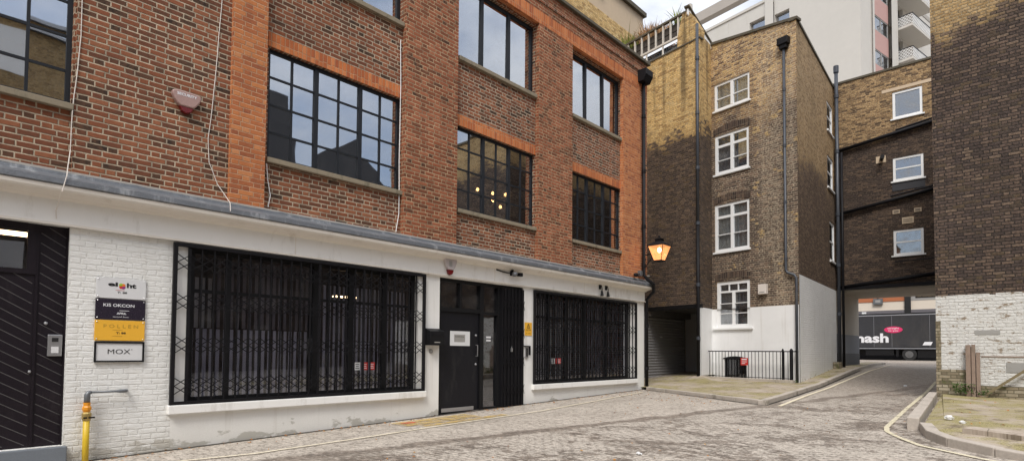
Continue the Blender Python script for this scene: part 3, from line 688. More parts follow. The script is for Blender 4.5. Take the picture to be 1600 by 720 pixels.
for (a, b, z0, z1) in wins[4:]:
    L = b - a; w = window(A, FA, a, b, z0, z1, [(a + L * .31, .085), (a + L * .66, .085)], [], fw=.075, d=-.09, t=.06, sill=(.07, .09, .02, 'sillA'))
# ground floor wall
gates = [(-1.6, 1.40, .17, 2.93), (2.80, 6.92, .60, 2.90), (7.47, 10.02, .05, 2.90), (10.42, 14.86, .60, 2.90)]
obj('painted_brick_wall', MB().wall(FA, -6, 2.60, -.4, 2.93, gates[:1], 0, .2), 'wb_left', A, closed=False)
obj('rendered_wall', MB().wall(FA, 2.60, 15.55, -.4, 2.93, gates[1:], 0.0, .3), 'render', A, closed=False)
obj('rendered_wall', MB().box(Fr((0, 15.55), (1, 0), (0, 1)), -9.6, -9.041, -.02, .06, -.3, 3.5), 'render', A)
for a, b in ((2.55, 7.10), (10.34, 15.12)):
    obj('shop_sill', MB().box(FA, a, b, -.02, .085, .47, .598), 'fascia', A, bevel=.012)
# fascia, cornice and lead flashing
obj('fascia', MB().box(FA, -6, 15.56, .0, .055, 2.93, 3.29), 'fascia', A, bevel=.006)
m = MB(); m.box(FA, -6, 15.6, .055, .066, 2.925, 2.955)
for u in (4.35, 9.0, 12.4): m.box(FA, u, u + .012, .055, .0585, 2.955, 3.26)
obj('fascia_trim', m, 'cornice', A)
prof = [(.0, 3.24), (.07, 3.24), (.10, 3.27), (.16, 3.285), (.21, 3.30), (.265, 3.31), (.28, 3.335), (.285, 3.38), (0, 3.43)]
m = MB(); i = len(m.v)
for y in (-6, 15.62):
    for d, z in prof: m.v.append(FA.P(y, d, z))
n = len(prof)
for k in range(n): k2 = (k + 1) % n; m.f.append((k, k2, n + k2, n + k))
m.f.append(tuple(range(n))); m.f.append(tuple(reversed(range(n, 2 * n)))); obj('cornice', m, 'cornice', A)
m = MB(); NU = 150
for k in range(NU + 1):
    y = -6 + 21.64 * k / NU; w = .008 * mnoise.noise(Vector((y * 2.2, 0, 0))); seam = .012 if k % 14 == 0 else 0
    for d, z in ((.0, 3.60 + w), (.118, 3.585 + w + seam), (.125, 3.545 + w + seam), (.300 + w * .8, 3.462 + w + seam), (.304 + w, 3.398 + w * .5), (.285, 3.384)): m.v.append(FA.P(y, d + (.11 if d == 0 else 0) * 0, z))
for k in range(NU):
    for j in range(5): a = k * 6 + j; m.f.append((a, a + 1, a + 7, a + 6))
obj('lead_flashing', m, 'lead', A, closed=False)
# mortar fillet over the lead
obj('flashing_fillet', MB().box(FA, -6, 15.6, .0, .118, 3.585, 3.612), 'concrete', A)

# shop windows behind the grilles
for (a, b, thick) in ((2.80, 6.92, [(3.38, .07), (4.83, .13), (5.50, .10), (6.22, .10)]), (10.42, 14.86, [(11.1, .06), (11.85, .08), (12.63, .16), (13.7, .06)])):
    window(A, FA, a, b, .60, 2.90, thick, [2.25], fw=.09, d=-.1, t=.06, mat='black', gl='gl_shop', hbar=.05, name='shop_window')
# blinds: vertical fabric slats seen through the glass
def blind(a, b, z0, z1, mat, d=-.34):
    m = MB(); u = a
    while u < b:
        w = .085; m.quad(FA.P(u, d, z0), FA.P(u + w * .8, d - .035, z0), FA.P(u + w * .8, d - .035, z1), FA.P(u, d, z1)); u += w + random.uniform(.0, .02)
    obj('vertical_blind', m, mat, A, closed=False)
blind(4.9, 6.9, .62, 2.55, 'blind'); blind(2.9, 4.8, .62, 1.7, 'blind', -.3); blind(3.3, 4.8, 1.72, 2.8, 'blinddark', -.35); blind(2.85, 3.25, 1.72, 2.5, 'curtain', -.5); blind(10.5, 12.5, .62, 2.7, 'curtain', -.16); blind(12.75, 14.85, .62, 2.7, 'blind', -.16)
# strip light and pendants inside
obj('strip_light', MB().box(W, -10.62, -10.5, 5.95, 6.45, 2.47, 2.495), 'tube', A); obj('strip_light', MB().box(W, -10.62, -10.5, .70, 1.16, 2.97, 3.02), 'tube', A)
for (y, z) in ((9.97, 5.54), (10.52, 5.56), (10.53, 5.37), (11.01, 5.62), (10.82, 5.25)):
    p = obj('pendant_lamp', MB().ball((-10.6, y, z), (.038, .038, .05)), 'bulb', A); obj('flex', MB().tube([(-10.6, y, z + .05), (-10.6, y, 6.9)], .006, 5), 'black', p)

# left plank gate with fanlight
G = obj('gate', MB().box(FA, -1.6, 1.40, -.15, -.10, .17, 2.33).box(FA, 1.0, 1.40, -.15, -.10, 2.33, 2.93), 'plank', A, label='dark double gate of diagonal planks')
m = MB()
def clip_diag(c, u0, u1, z0, z1, slope=-.62):
    p = []
    for u in (u0, u1):
        z = c + slope * (u - u0)
        p.append((u, z))
    (ua, za), (ub, zb_) = p
    if zb_ > z1 or za < z0: return None
    if za > z1: ua = u0 + (z1 - c) / slope; za = z1
    if zb_ < z0: ub = u0 + (z0 - c) / slope; zb_ = z0
    return ua, za, ub, zb_
for (u0, u1, z0, z1) in ((-1.5, -.2, .2, 2.3), (-.17, 1.06, .2, 2.3), (1.13, 1.38, .2, 2.9)):
    c = z0
    while c < z1 + 1.2:
        r = clip_diag(c, u0, u1, z0, z1)
        if r and r[2] - r[0] > .02: m.flat(FA, *r, .010, -.101, -.0975)
        c += .125
obj('plank_groove', m, 'groove', G)
m = MB(); m.box(FA, 1.085, 1.11, -.1, -.085, .18, 2.92); m.box(FA, -1.6, 1.09, -.1, -.08, 2.30, 2.36); m.box(FA, 1.385, 1.40, -.1, -.06, .17, 2.93); m.box(FA, 1.00, 1.085, -.1, -.08, 2.36, 2.92); m.box(FA, -1.6, 1.0, -.1, -.08, 2.84, 2.93)
obj('gate_frame', m, 'plank', G)
obj('fanlight', MB().box(FA, -1.55, 1.0, -.098, -.094, 2.36, 2.84), 'gl_shop', G)
obj('knob', MB().ball(FA.P(1.20, -.07, 1.70), .022), 'steelmetal', G); obj('lock', MB().ball(FA.P(1.06, -.07, 1.10), .018), 'steelmetal', G)
obj('door_step', MB().box(FA, -1.7, 1.44, -.2, .05, -.2, .165), 'step', A, bevel=.012)
# the writing plates hang on their own
# entrance
E_ = obj('entrance_frame', MB().box(FA, 7.475, 7.53, -.14, -.03, .06, 2.90).box(FA, 7.53, 10.02, -.14, -.03, 2.83, 2.90).box(FA, 8.65, 8.76, -.14, -.03, .06, 2.83).box(FA, 7.53, 8.65, -.14, -.035, 2.21, 2.30)
         .box(FA, 9.20, 9.27, -.14, -.03, .06, 2.83).box(FA, 8.76, 9.20, -.14, -.04, .06, .15).box(FA, 8.76, 9.20, -.14, -.04, 2.20, 2.25).box(FA, 8.05, 8.11, -.14, -.04, 2.30, 2.83).box(FA, 7.53, 8.65, -.14, -.04, .05, .10)
         .box(FA, 9.27, 10.02, -.14, -.05, .05, 2.83), 'black', A)
obj('transom_pane', MB().box(FA, 7.53, 8.65, -.10, -.096, 2.30, 2.83), 'gl_shop', E_); obj('side_pane', MB().box(FA, 8.76, 9.20, -.10, -.096, .15, 2.83), 'gl_shop', E_)
dr = obj('door', MB().box(FA, 7.54, 8.645, -.13, -.07, .11, 2.205), 'doorblack', A, bevel=.004, label='plain black door with a notice and steel pull handle')
m = MB(); m.box(FA, 7.6, 8.5, -.07, -.058, .12, .20); obj('weather_bar', m, 'steelmetal', dr)
hd = MB(); hd.tube([FA.P(8.57, -.07, 1.52), FA.P(8.57, -.02, 1.52), FA.P(8.57, -.02, 1.28), FA.P(8.57, -.07, 1.28)], .011, 6); obj('handle', hd, 'steelmetal', dr)
for z in (1.73, 1.10): obj('lock', MB().ball(FA.P(8.56, -.068, z), .026, 8, 5), 'steelmetal', dr)
nt_ = obj('notice', MB().box(FA, 7.82, 8.38, -.07, -.066, 1.50, 1.81), 'signwhite', dr); obj('notice_panel', MB().box(FA, 7.93, 8.24, -.066, -.064, 1.58, 1.74), 'greymetal', nt_)
text('notice_lettering', 'PLEASE RING', FA, 7.96, 8.21, 1.68, 1.705, -.0625, 'ink', nt_)
obj('notice', MB().box(FA, 8.90, 9.04, -.094, -.092, 1.68, 1.72).box(FA, 8.90, 9.04, -.094, -.092, 1.61, 1.65), 'signwhite', E_)

# ------------------------------------------------------------------ scissor grilles
def lattice_row(m, u0, u1, z, pitch, hgt, d0, d1, w=.011):
    n = max(1, round((u1 - u0) / pitch)); p = (u1 - u0) / n
    for k in range(n):
        a, b = u0 + k * p, u0 + (k + 1) * p
        m.flat(FA, a, z, b, z + hgt, w, d0, d1); m.flat(FA, a, z + hgt, b, z, w, d0 + .004, d1 + .004)
def grille(a, b, z0, z1, label, divs, pitch=.172):
    t = thing('security_grille', FA.P((a + b) / 2, .04, z0), label, 'security grille')
    m = MB(); m.box(FA, a, a + .05, .02, .075, z0, z1); m.box(FA, b - .045, b, .02, .075, z0, z1)
    m.box(FA, a + .05, b - .045, .02, .07, z0, z0 + .045); m.box(FA, a + .05, b - .045, .02, .07, z1 - .05, z1); obj('frame', m, 'blackiron', t)
    m = MB(); n = round((b - a - .1) / pitch); p = (b - a - .1) / n
    for k in range(1, n):
        u = a + .05 + p * k + random.uniform(-.012, .012); w = .042 if k in divs else .020
        m.box(FA, u - w / 2, u + w / 2, .03, .052, z0 + .045, z1 - .05)
    obj('upright_grating', m, 'blackiron', t)
    H = z1 - z0
    for f in (.065, .32, .585, .83):
        m = MB(); lattice_row(m, a + .05, b - .045, z0 + H * f, p, .115, .052, .058, .012); lattice_row(m, a + .05, b - .045, z0 + H * f + .115, p, .115, .052, .058, .012)
        obj('lattice', m, 'blackiron', t)
    return t
grille(2.57, 7.06, .60, 2.905, 'wide black scissor security grille over the long shop window left of the door', (1, 13, 18, 22))
grille(10.37, 15.08, .60, 2.87, 'black scissor security grille over the shop window right of the entrance', (1, 13, 14, 25))
t = thing('folded_gate', FA.P(9.65, .02, .06), 'black scissor gate folded up tight beside the entrance glass', 'folding gate')
m = MB()
for k in range(13): u = 9.29 + k * .0585; m.box(FA, u, u + .03, -.03 + (.02 if k % 2 else 0), .03 + (.02 if k % 2 else 0), .09, 2.84)
m.box(FA, 9.27, 10.04, -.03, -.015, .09, 2.84)
obj('folded_uprights', m, 'blackiron', t)
for z in (.4, 1.05, 1.7, 2.35): m = MB(); lattice_row(m, 9.29, 10.02, z, .0585, .22, .05, .055, .009); obj('lattice', m, 'blackiron', t)
obj('padlock', MB().box(FA, 9.55, 9.59, .05, .08, 1.38, 1.46).tube([FA.P(9.56, .065, 1.46), FA.P(9.57, .065, 1.5), FA.P(9.58, .065, 1.46)], .005, 5), 'steelmetal', t)

# window stickers
def sticker(u, z, mat, label, w=.115, h=.14, d=-.09):
    t = obj('sticker', MB().box(FA, u, u + w, d, d + .003, z, z + h), mat, None, label, 'sticker')
    m = MB()
    for k, (f0, f1) in enumerate(((.15, .85), (.25, .75), (.15, .8))): m.box(FA, u + w * f0, u + w * f1, d + .003, d + .005, z + h * (.2 + .25 * k), z + h * (.29 + .25 * k))
    obj('print', m, 'inkwhite' if mat == 'signred' else 'ink', t); return t
sticker(5.58, 1.03, 'signwhite', 'small white notice sticker in the big shop window, leftmost of three')
sticker(5.735, 1.03, 'signred', 'red warning sticker in the big shop window, middle of three'); sticker(5.89, 1.03, 'signred', 'red warning sticker in the big shop window, rightmost of three')
sticker(11.22, 1.08, 'signwhite', 'tiny white sticker in the shop window right of the entrance', d=-.09); sticker(11.38, 1.08, 'signred', 'red warning sticker in the shop window right of the entrance', w=.24, d=-.09)

# ------------------------------------------------------------------ company plates
def plate(z0, z1, mat, label, frame=False, a=1.685, b=2.25):
    t = thing('company_sign', FA.P((a + b) / 2, .02, z0), label, 'sign', 'company plates on the white painted brick')
    obj('plate', MB().box(FA, a, b, .006, .024, z0, z1), mat, t, bevel=.003)
    if frame:
        m = MB(); w = .022
        m.box(FA, a, a + w, .024, .034, z0, z1).box(FA, b - w, b, .024, .034, z0, z1).box(FA, a + w, b - w, .024, .034, z0, z0 + w).box(FA, a + w, b - w, .024, .034, z1 - w, z1); obj('frame', m, 'black', t)
    else:
        for u in (a + .022, b - .022):
            for z in (z0 + .022, z1 - .022): obj('screw', MB().ball(FA.P(u, .026, z), .008, 6, 4), 'steelmetal', t)
    return t
s = plate(2.055, 2.325, 'signwhite', 'white company plate reading eight with a coloured ball, topmost of the four plates')
text('lettering', 'ei', FA, 1.815, 1.925, 2.215, 2.27, .026, 'ink', s, .04); text('lettering', 'ht', FA, 2.025, 2.135, 2.205, 2.27, .026, 'ink', s, .04)
for (du, dz, mt) in ((-.012, .012, 'balllime'), (.014, .008, 'ballorange'), (-.01, -.014, 'signred'), (.014, -.016, 'ballpurple')):
    obj('ball_segment', MB().ball(FA.P(1.972 + du, .025, 2.225 + dz), (.004, .025, .025)), mt, s)
text('lettering', 'T: 88', FA, 1.92, 2.03, 2.125, 2.15, .026, 'ink', s, .02); obj('rule', MB().box(FA, 1.90, 2.0, .0245, .026, 2.165, 2.169), 'signred', s)
s = plate(1.775, 2.045, 'signdark', 'dark plum company plate with faint white lettering, second of the four plates')
text('lettering', 'KIS OKCON', FA, 1.77, 2.12, 1.945, 1.985, .026, 'inkwhite', s, .02); text('lettering', 'APRIL', FA, 1.92, 2.03, 1.845, 1.872, .026, 'inkwhite', s, .03)
obj('rule', MB().box(FA, 1.95, 2.06, .0245, .026, 1.893, 1.899), 'inkwhite', s); text('lettering', 'second floor', FA, 1.88, 2.06, 1.805, 1.822, .026, 'greymetal' if False else 'inkwhite', s)
s = plate(1.495, 1.765, 'signyellow', 'yellow company plate with darker yellow lettering, third of the four plates')
text('lettering', 'P O L L E N', FA, 1.78, 2.17, 1.665, 1.71, .026, 'inkyellow', s, .0); text('lettering', 'T: 88', FA, 1.92, 2.03, 1.585, 1.61, .026, 'ink', s, .03)
obj('rule', MB().box(FA, 1.88, 1.99, .0245, .026, 1.635, 1.639).box(FA, 1.88, 1.99, .0245, .026, 1.555, 1.559), 'inkyellow', s)
s = plate(1.21, 1.482, 'signwhite', 'white company plate in a black frame reading MOX, lowest of the four plates', True)
text('lettering', 'MOX', FA, 1.835, 2.09, 1.318, 1.382, .026, 'ink', s, .0); obj('mark', MB().ball(FA.P(2.105, .026, 1.378), (.003, .006, .006), 6, 4), 'ink', s)

# intercoms, letter box, alarm boxes
t = thing('intercom', FA.P(1.30, -.06, 1.29), 'silver entry phone with a small screen mounted on the dark plank gate', 'intercom')
obj('case', MB().box(FA, 1.225, 1.37, -.098, -.06, 1.29, 1.56), 'steelmetal', t, bevel=.006); obj('screen', MB().box(FA, 1.265, 1.33, -.06, -.056, 1.47, 1.52), 'ink', t)
obj('keypad', MB().box(FA, 1.26, 1.335, -.06, -.056, 1.33, 1.41), 'signwhite', t)
t = thing('letter_box', FA.P(7.3, .07, 1.5), 'black letter box between the big grille and the black door', 'letter box')
obj('box_body', MB().poly(Fr(FA.P(7.11, 0, 0)[:2], (1, 0), (0, 1)), [(0.002, 1.5), (.16, 1.5), (.16, 1.78), (0.002, 1.84)], 0, .37), 'black', t, bevel=.004)
obj('flap', MB().box(FA, 7.16, 7.43, .16, .168, 1.70, 1.75), 'blackiron', t); obj('label_plate', MB().box(FA, 7.22, 7.36, .16, .164, 1.55, 1.57), 'greymetal', t)
t = thing('door_bell', FA.P(7.25, .02, 1.36), 'small round metal bell push under the letter box', 'bell'); obj('rim', MB().tube([FA.P(7.25, .0, 1.38), FA.P(7.25, .02, 1.38)], .045, 14), 'greymetal', t); obj('button', MB().tube([FA.P(7.25, .02, 1.38), FA.P(7.25, .03, 1.38)], .018, 10), 'steelmetal', t)
def alarm(u, z, w, h, label, body, lens, scr=False):
    t = thing('alarm_box', FA.P(u, .1, z - h / 2), label, 'alarm box')
    m = MB(); o = [(-.48, .42), (-.46, .26), (-.40, .08), (-.30, -.10), (-.2, -.2), (.2, -.2), (.30, -.10), (.40, .08), (.46, .26), (.48, .42), (.42, .5), (.25, .54), (-.25, .54), (-.42, .5)]
    m.poly(FA, [(u + a * w, z + b * h) for a, b in o], .052, .135); obj('case', m, body, t, bevel=.022)
    o = [(-.23, -.2), (-.15, -.42), (0, -.5), (.15, -.42), (.23, -.2)]; m = MB(); m.poly(FA, [(u + a * w, z + b * h) for a, b in o], .055, .125); obj('lens', m, lens, t, bevel=.008)
    return t
t = alarm(2.66, 4.91, .40, .30, 'faded pink burglar alarm box with dark red lens high on brown brick', 'pinkbox', 'redplastic')
text('lettering', 'SECURITY', FA, 2.53, 2.79, 4.995, 5.035, .1365, 'inkwhite', t, .03)
t = alarm(7.66, 3.13, .34, .36, 'white alarm box with red lens on the fascia above the black door', 'pinkwhite', 'redplastic')
obj('badge', MB().box(FA, 7.60, 7.68, .136, .139, 3.12, 3.24), 'greymetal', t)
# wall flood light with camera on the fascia
t = thing('flood_light', FA.P(9.5, .1, 3.2), 'small black flood light and cable on the fascia above the folded gate', 'flood light')
obj('bracket', MB().box(FA, 9.50, 9.56, .055, .12, 3.13, 3.26), 'blackiron', t)
obj('housing', MB().ball(FA.P(9.54, .17, 3.16), (.07, .07, .06), 10, 6), 'greypipe', t, smooth=True); obj('lamp_head', MB().box(FA, 9.70, 9.80, .10, .19, 3.13, 3.21), 'blackiron', t)
obj('cable', MB().tube([FA.P(9.05, .065, 3.22), FA.P(9.25, .075, 3.19), FA.P(9.5, .12, 3.17), FA.P(9.72, .14, 3.17)], .016, 6), 'blackiron', t)
for u, lb in ((13.12, 'left'), (13.42, 'right')):
    t = thing('spot_light', FA.P(u, .1, 3.0), f'small black swan-neck spot light on the fascia over the far grille, {lb} of two', 'spot light', 'pair of spot lights over the far grille')
    obj('arm', MB().tube([FA.P(u, .055, 3.2), FA.P(u, .12, 3.22), FA.P(u, .14, 3.12), FA.P(u, .13, 3.05)], .014, 6), 'blackiron', t)
    obj('lamp_head', MB().tube([FA.P(u, .13, 3.07), FA.P(u, .14, 2.93)], [.025, .05], 10), 'blackiron', t)
    obj('mounting', MB().box(FA, u - .04, u + .04, .055, .08, 3.12, 3.24), 'blackiron', t)
# hazard notice and key pad on the white pier
t = thing('warning_sign', FA.P(10.18, .01, 1.78), 'small yellow warning sign with black triangle on the white pier', 'sign')
obj('plate', MB().box(FA, 10.08, 10.33, .002, .012, 1.77, 2.08), 'signyellow', t); m = MB()
for k in range(3):
    a = [(10.205, 2.05), (10.15, 1.95), (10.26, 1.95)]; m.flat(FA, *a[k], *a[(k + 1) % 3], .014, .012, .014)
m.box(FA, 10.2, 10.212, .012, .014, 1.965, 2.01); obj('symbol', m, 'ink', t); text('lettering', 'CCTV', FA, 10.11, 10.30, 1.88, 1.92, .0135, 'ink', t, .03); text('lettering', 'in use', FA, 10.12, 10.29, 1.81, 1.84, .0135, 'ink', t)
t = thing('door_entry_panel', FA.P(10.15, .02, 1.22), 'tall dark entry panel with a side bracket on the white pier by the folded gate', 'intercom')
obj('case', MB().box(FA, 10.09, 10.19, .002, .03, 1.23, 1.50), 'steelmetal', t); obj('speaker_panel', MB().box(FA, 10.11, 10.17, .03, .034, 1.27, 1.47), 'ink', t); obj('hood', MB().box(FA, 10.06, 10.25, .002, .05, 1.50, 1.525).box(FA, 10.23, 10.25, .002, .05, 1.30, 1.5), 'blackiron', t)

# gas pipe
t = thing('gas_pipe', FA.P(1.62, .09, -.04), 'yellow gas riser pipe with grey elbow in front of the white brick', 'gas pipe')
obj('riser', MB().tube([FA.P(1.62, .09, -.15), FA.P(1.62, .09, .52)], .036, 12), 'yellow', t, smooth=True)
obj('valve', MB().tube([FA.P(1.62, .09, .47), FA.P(1.62, .09, .50), FA.P(1.62, .09, .56), FA.P(1.62, .09, .58)], [.04, .052, .052, .04], 10), 'brass', t); obj('valve_handle', MB().box(FA, 1.58, 1.70, .13, .14, .50, .52), 'blackiron', t)
obj('union_fitting', MB().tube([FA.P(1.62, .09, .58), FA.P(1.62, .09, .61), FA.P(1.62, .09, .64), FA.P(1.62, .09, .66), FA.P(1.62, .09, .70)], [.036, .05, .05, .038, .04], 8), 'orangep', t)
obj('elbow', MB().tube([FA.P(1.62, .09, .70), FA.P(1.62, .09, .80), FA.P(1.635, .09, .825), FA.P(1.66, .09, .83)], [.034, .034, .03, .022], 10), 'greypipe', t, smooth=True)
obj('branch', MB().tube([FA.P(1.66, .09, .83), FA.P(1.93, .09, .83), FA.P(1.97, .09, .83), FA.P(2.03, .085, .83), FA.P(2.06, .03, .83), FA.P(2.06, -.02, .83)], [.015, .015, .023, .023, .02, .02], 8), 'greypipe', t, smooth=True)

# cords
def cord(pts, r, mat, label, d=.06):
    m = MB(); P = []
    for (u, z, *dd), (u1, z1, *dd1) in zip(pts, pts[1:]):
        e0 = dd[0] if dd else d; e1 = dd1[0] if dd1 else d
        for k in range(6): f = k / 6; P.append(FA.P(u + (u1 - u) * f + .012 * mnoise.noise(Vector((u, (z + (z1 - z) * f) * 1.5, 0))), e0 + (e1 - e0) * f, z + (z1 - z) * f))
    u, z, *dd = pts[-1]; P.append(FA.P(u, dd[0] if dd else d, z)); obj('cable', m.tube(P, r, 6), mat, None, label, 'cable')
cord([(3.13, 9.0), (3.12, 6.7), (3.05, 5.4), (2.98, 4.5), (3.0, 4.15), (3.12, 3.85), (3.22, 3.66, .14), (3.24, 3.56, .24), (3.22, 3.42, .32)], .0058, 'cream_box', 'long slack white cable hanging down brown brick beside the orange pier')
cord([(1.44, 9.0), (1.42, 6.6), (1.43, 5.4), (1.38, 4.6), (1.36, 3.9), (1.33, 3.66, .14), (1.30, 3.5, .31), (1.26, 3.3, .32), (1.24, 3.1, .07), (1.25, 3.0, .07)], .0058, 'cream_box', 'white cable hanging beside the leftmost window and over the cornice')
cord([(6.40, 7.4), (6.41, 6.0), (6.40, 5.0), (6.41, 4.0), (6.35, 3.65)], .008, 'white', 'pale cable running down beside the brick pier right of the six-column window', .03)
cord([(3.86, 4.35), (3.88, 4.1), (3.93, 3.85), (3.9, 3.66)], .008, 'white', 'short pale cable under the sill beside the orange pier', .03)

# down pipe and hopper at the right end of the frontage
t = thing('drainpipe', FA.P(15.33, .16, .3), 'black cast iron drainpipe with square hopper at the corner of the red brick', 'drainpipe')
m = MB(); h = [(.11, 9.98), (.40, 9.98), (.40, 9.80), (.30, 9.62), (.11, 9.62)]
for u in (15.02, 15.50): pass
m.poly(Fr(FA.P(15.05, 0, 0)[:2], (1, 0), (0, 1)), h, 0, .42); obj('hopper', m, 'blackiron', t, bevel=.01)
obj('pipe', MB().tube([FA.P(15.27, .19, 9.7), FA.P(15.27, .19, 3.72), FA.P(15.30, .30, 3.58), FA.P(15.50, .38, 3.45), FA.P(15.66, .30, 3.25), FA.P(15.66, .06, 3.0), FA.P(15.66, .06, .22)], .052, 12), 'blackiron', t, smooth=True)
for z in (8.6, 6.9, 5.2, 4.0): obj('collar', MB().tube([FA.P(15.27, .19, z - .05), FA.P(15.27, .19, z + .05)], .066, 12), 'blackiron', t)
for z in (2.2, .9): obj('collar', MB().tube([FA.P(15.66, .06, z - .05), FA.P(15.66, .06, z + .05)], .066, 12), 'blackiron', t)
t = thing('box_camera', FA.P(15.1, .2, 3.7), 'grey junction box and small black lamp clipped over the lead flashing', 'junction box')
obj('case', MB().box(FA, 15.03, 15.15, .11, .22, 3.68, 3.84), 'greypipe', t, bevel=.01); obj('lamp_head', MB().ball(FA.P(14.8, .2, 3.68), (.07, .1, .06), 8, 6), 'blackiron', t, smooth=True)
obj('cable', MB().tube([FA.P(14.85, .2, 3.68), FA.P(15.0, .2, 3.72), FA.P(15.1, .2, 3.72)], .012, 6), 'blackiron', t)

# street lantern on a bracket
lx, ly, lz = -8.40, 15.40, 4.12
t = thing('wall_lantern', (lx, ly, lz), 'black four-sided street lantern with glowing amber glass on the corner bracket', 'lantern')
def frus(m, z0, z1, r0, r1):
    a = [(lx + sx * r0, ly + sy * r0, z0) for sx, sy in ((-1, -1), (1, -1), (1, 1), (-1, 1))]; b = [(lx + sx * r1, ly + sy * r1, z1) for sx, sy in ((-1, -1), (1, -1), (1, 1), (-1, 1))]; m.hexa(a + b)
m = MB(); frus(m, lz + .02, lz + .44, .115, .245); obj('glazing', m, 'amber', t)
m = MB()
for sx, sy in ((-1, -1), (1, -1), (1, 1), (-1, 1)): m.tube([(lx + sx * .118, ly + sy * .118, lz), (lx + sx * .25, ly + sy * .25, lz + .45)], .011, 6)
frus(m, lz - .015, lz + .02, .12, .125); frus(m, lz + .44, lz + .47, .27, .27); obj('frame', m, 'blackiron', t)
m = MB(); frus(m, lz + .47, lz + .58, .26, .12); frus(m, lz + .58, lz + .66, .09, .10); frus(m, lz + .66, lz + .70, .12, .05); m.ball((lx, ly, lz + .74), .035); obj('cap', m, 'blackiron', t)
obj('bulb', MB().ball((lx, ly, lz + .33), (.06, .06, .08)), 'lampbulb', t)
m = MB(); m.tube([(-8.93, ly, lz + .22), (-8.75, ly, lz + .24), (lx - .16, ly, lz + .24)], .018, 6); m.tube([(-8.93, ly, lz - .25), (-8.8, ly, lz - .05), (lx - .17, ly, lz + .2)], .012, 6); m.box(W, -8.94, -8.91, ly - .05, ly + .05, lz - .3, lz + .3); obj('bracket', m, 'blackiron', t)
# two ledge fittings on dark wall
t = thing('bulkhead_lamp', FD.P(-2.25, .12, 4.3), 'small pale bulkhead lamp arm low on the dark brick wall behind the lantern', 'lamp')
obj('arm', MB().tube([FD.P(-2.45, 0, 4.2), FD.P(-2.25, .2, 4.28)], .03, 6), 'blackiron', t); obj('lamp_head', MB().ball(FD.P(-2.2, .25, 4.3), (.13, .07, .04), 8, 6), 'greymetal', t, smooth=True)

# ------------------------------------------------------------------ mottled stock brick building with projecting gable
B = thing('stock_brick_building', (-7.4, 20.3, .45), 'four storey mottled stock brick house with white sash windows and white painted base', 'building')
BW = [(-3.08, -1.67, 10.36, 11.37), (-3.07, -1.71, 7.96, 9.42), (-3.09, -1.71, 5.08, 6.84), (-3.02, -1.71, 2.30, 3.98)]
# u for FB measured from the right corner; the strip left of -3.21 belongs to the gable
m = MB(); m.wall(FB, -3.21, 0, 2.98, 12.45, [BW[0], BW[1], BW[2], (-3.02, -1.71, 2.98, 3.98)], 0, .14); obj('wall', m, 'B', B, closed=False)
m = MB(); m.wall(FB, -3.21, 0, -.2, 2.98, [(-3.02, -1.71, 2.30, 2.98), (-2.72, -1.85, .35, 1.20)], .012, .15); obj('painted_wall', m, 'render_B', B, closed=False)
# alley side
SW = [(4.95, 6.1, 10.3, 11.5), (4.9, 6.1, 8.0, 9.3), (5.2, 6.25, 5.1, 6.7)]
m = MB(); m.wall(FS, 0, 6.42, 3.97, 12.45, SW, 0, .14); obj('wall', m, 'S', B, closed=False)
m = MB(); m.wall(FS, 0, 6.42, -.2, 3.97, [], .012); obj('painted_wall', m, 'wb_side', B, closed=False)
# gable block
pr = [(FD.P(0, 0, 0)[:2]), FB.P(-3.21, 0, 0)[:2]]
rt = Vector((pr[1][0] - pr[0][0], pr[1][1] - pr[0][1])); rl = rt.length; rt.normalize(); FE = Fr(pr[0], (rt.x, rt.y), (rt.y, -rt.x))
m = MB(); m.wall(FD, -2.62, 0, 3.05, 12.74); m.wall(FD, -8, -2.62, -.3, 12.74); m.wall(FE, 0, rl, .3, 12.95); obj('gable_wall', m, 'D', B, closed=False)
m = MB(); m.wall(FD, -.16, 0, .2, 3.05, [], .004); m.wall(FE, 0, rl, .2, 3.0, [], .006); obj('painted_jamb', m, 'render_B', B, closed=False)
# shell behind
m = MB(); bk = [FS.P(6.42, 0, 0)[:2], FB.P(-8, -7, 0)[:2], FD.P(-8, 0, 0)[:2]]
m.quad((*bk[0], -.2), (*bk[1], -.2), (*bk[1], 12.45), (*bk[0], 12.45)); m.quad((*bk[1], -.2), (*bk[2], -.2), (*bk[2], 12.45), (*bk[1], 12.45)); obj('back_wall', m, 'plain_brick', B, closed=False)
m = MB(); c = [FB.P(0, -.02, 0), FS.P(6.42, -.02, 0), (bk[1][0], bk[1][1], 0), FB.P(-3.25, -.02, 0)]
m.quad(*[(p[0], p[1], 12.35) for p in c]); c = [FD.P(0, -.02, 0), FB.P(-3.21, -.02, 0), (bk[1][0], bk[1][1], 0), FD.P(-8, -.02, 0)]; m.quad(*[(p[0], p[1], 12.6) for p in c]); obj('roof', m, 'slate', B, closed=False)
# parapet: the front one rakes down to the right
m = MB(); m.poly(FB, [(-3.21, 12.452), (0.0, 12.452), (0.0, 12.38 + .075), (-3.21, 12.95)], -.2, 0); obj('parapet', m, 'B', B)
m = MB(); m.poly(FB, [(-3.23, 12.95), (.05, 12.456), (.05, 12.54), (-3.23, 13.04)], -.24, .05); m.poly(FS, [(-.03, 12.452), (6.42, 12.452), (6.42, 12.53), (-.03, 12.54)], -.24, .04); m.box(FD, -8, .03, -.2, .03, 12.742, 12.79); obj('coping', m, 'coping', B)
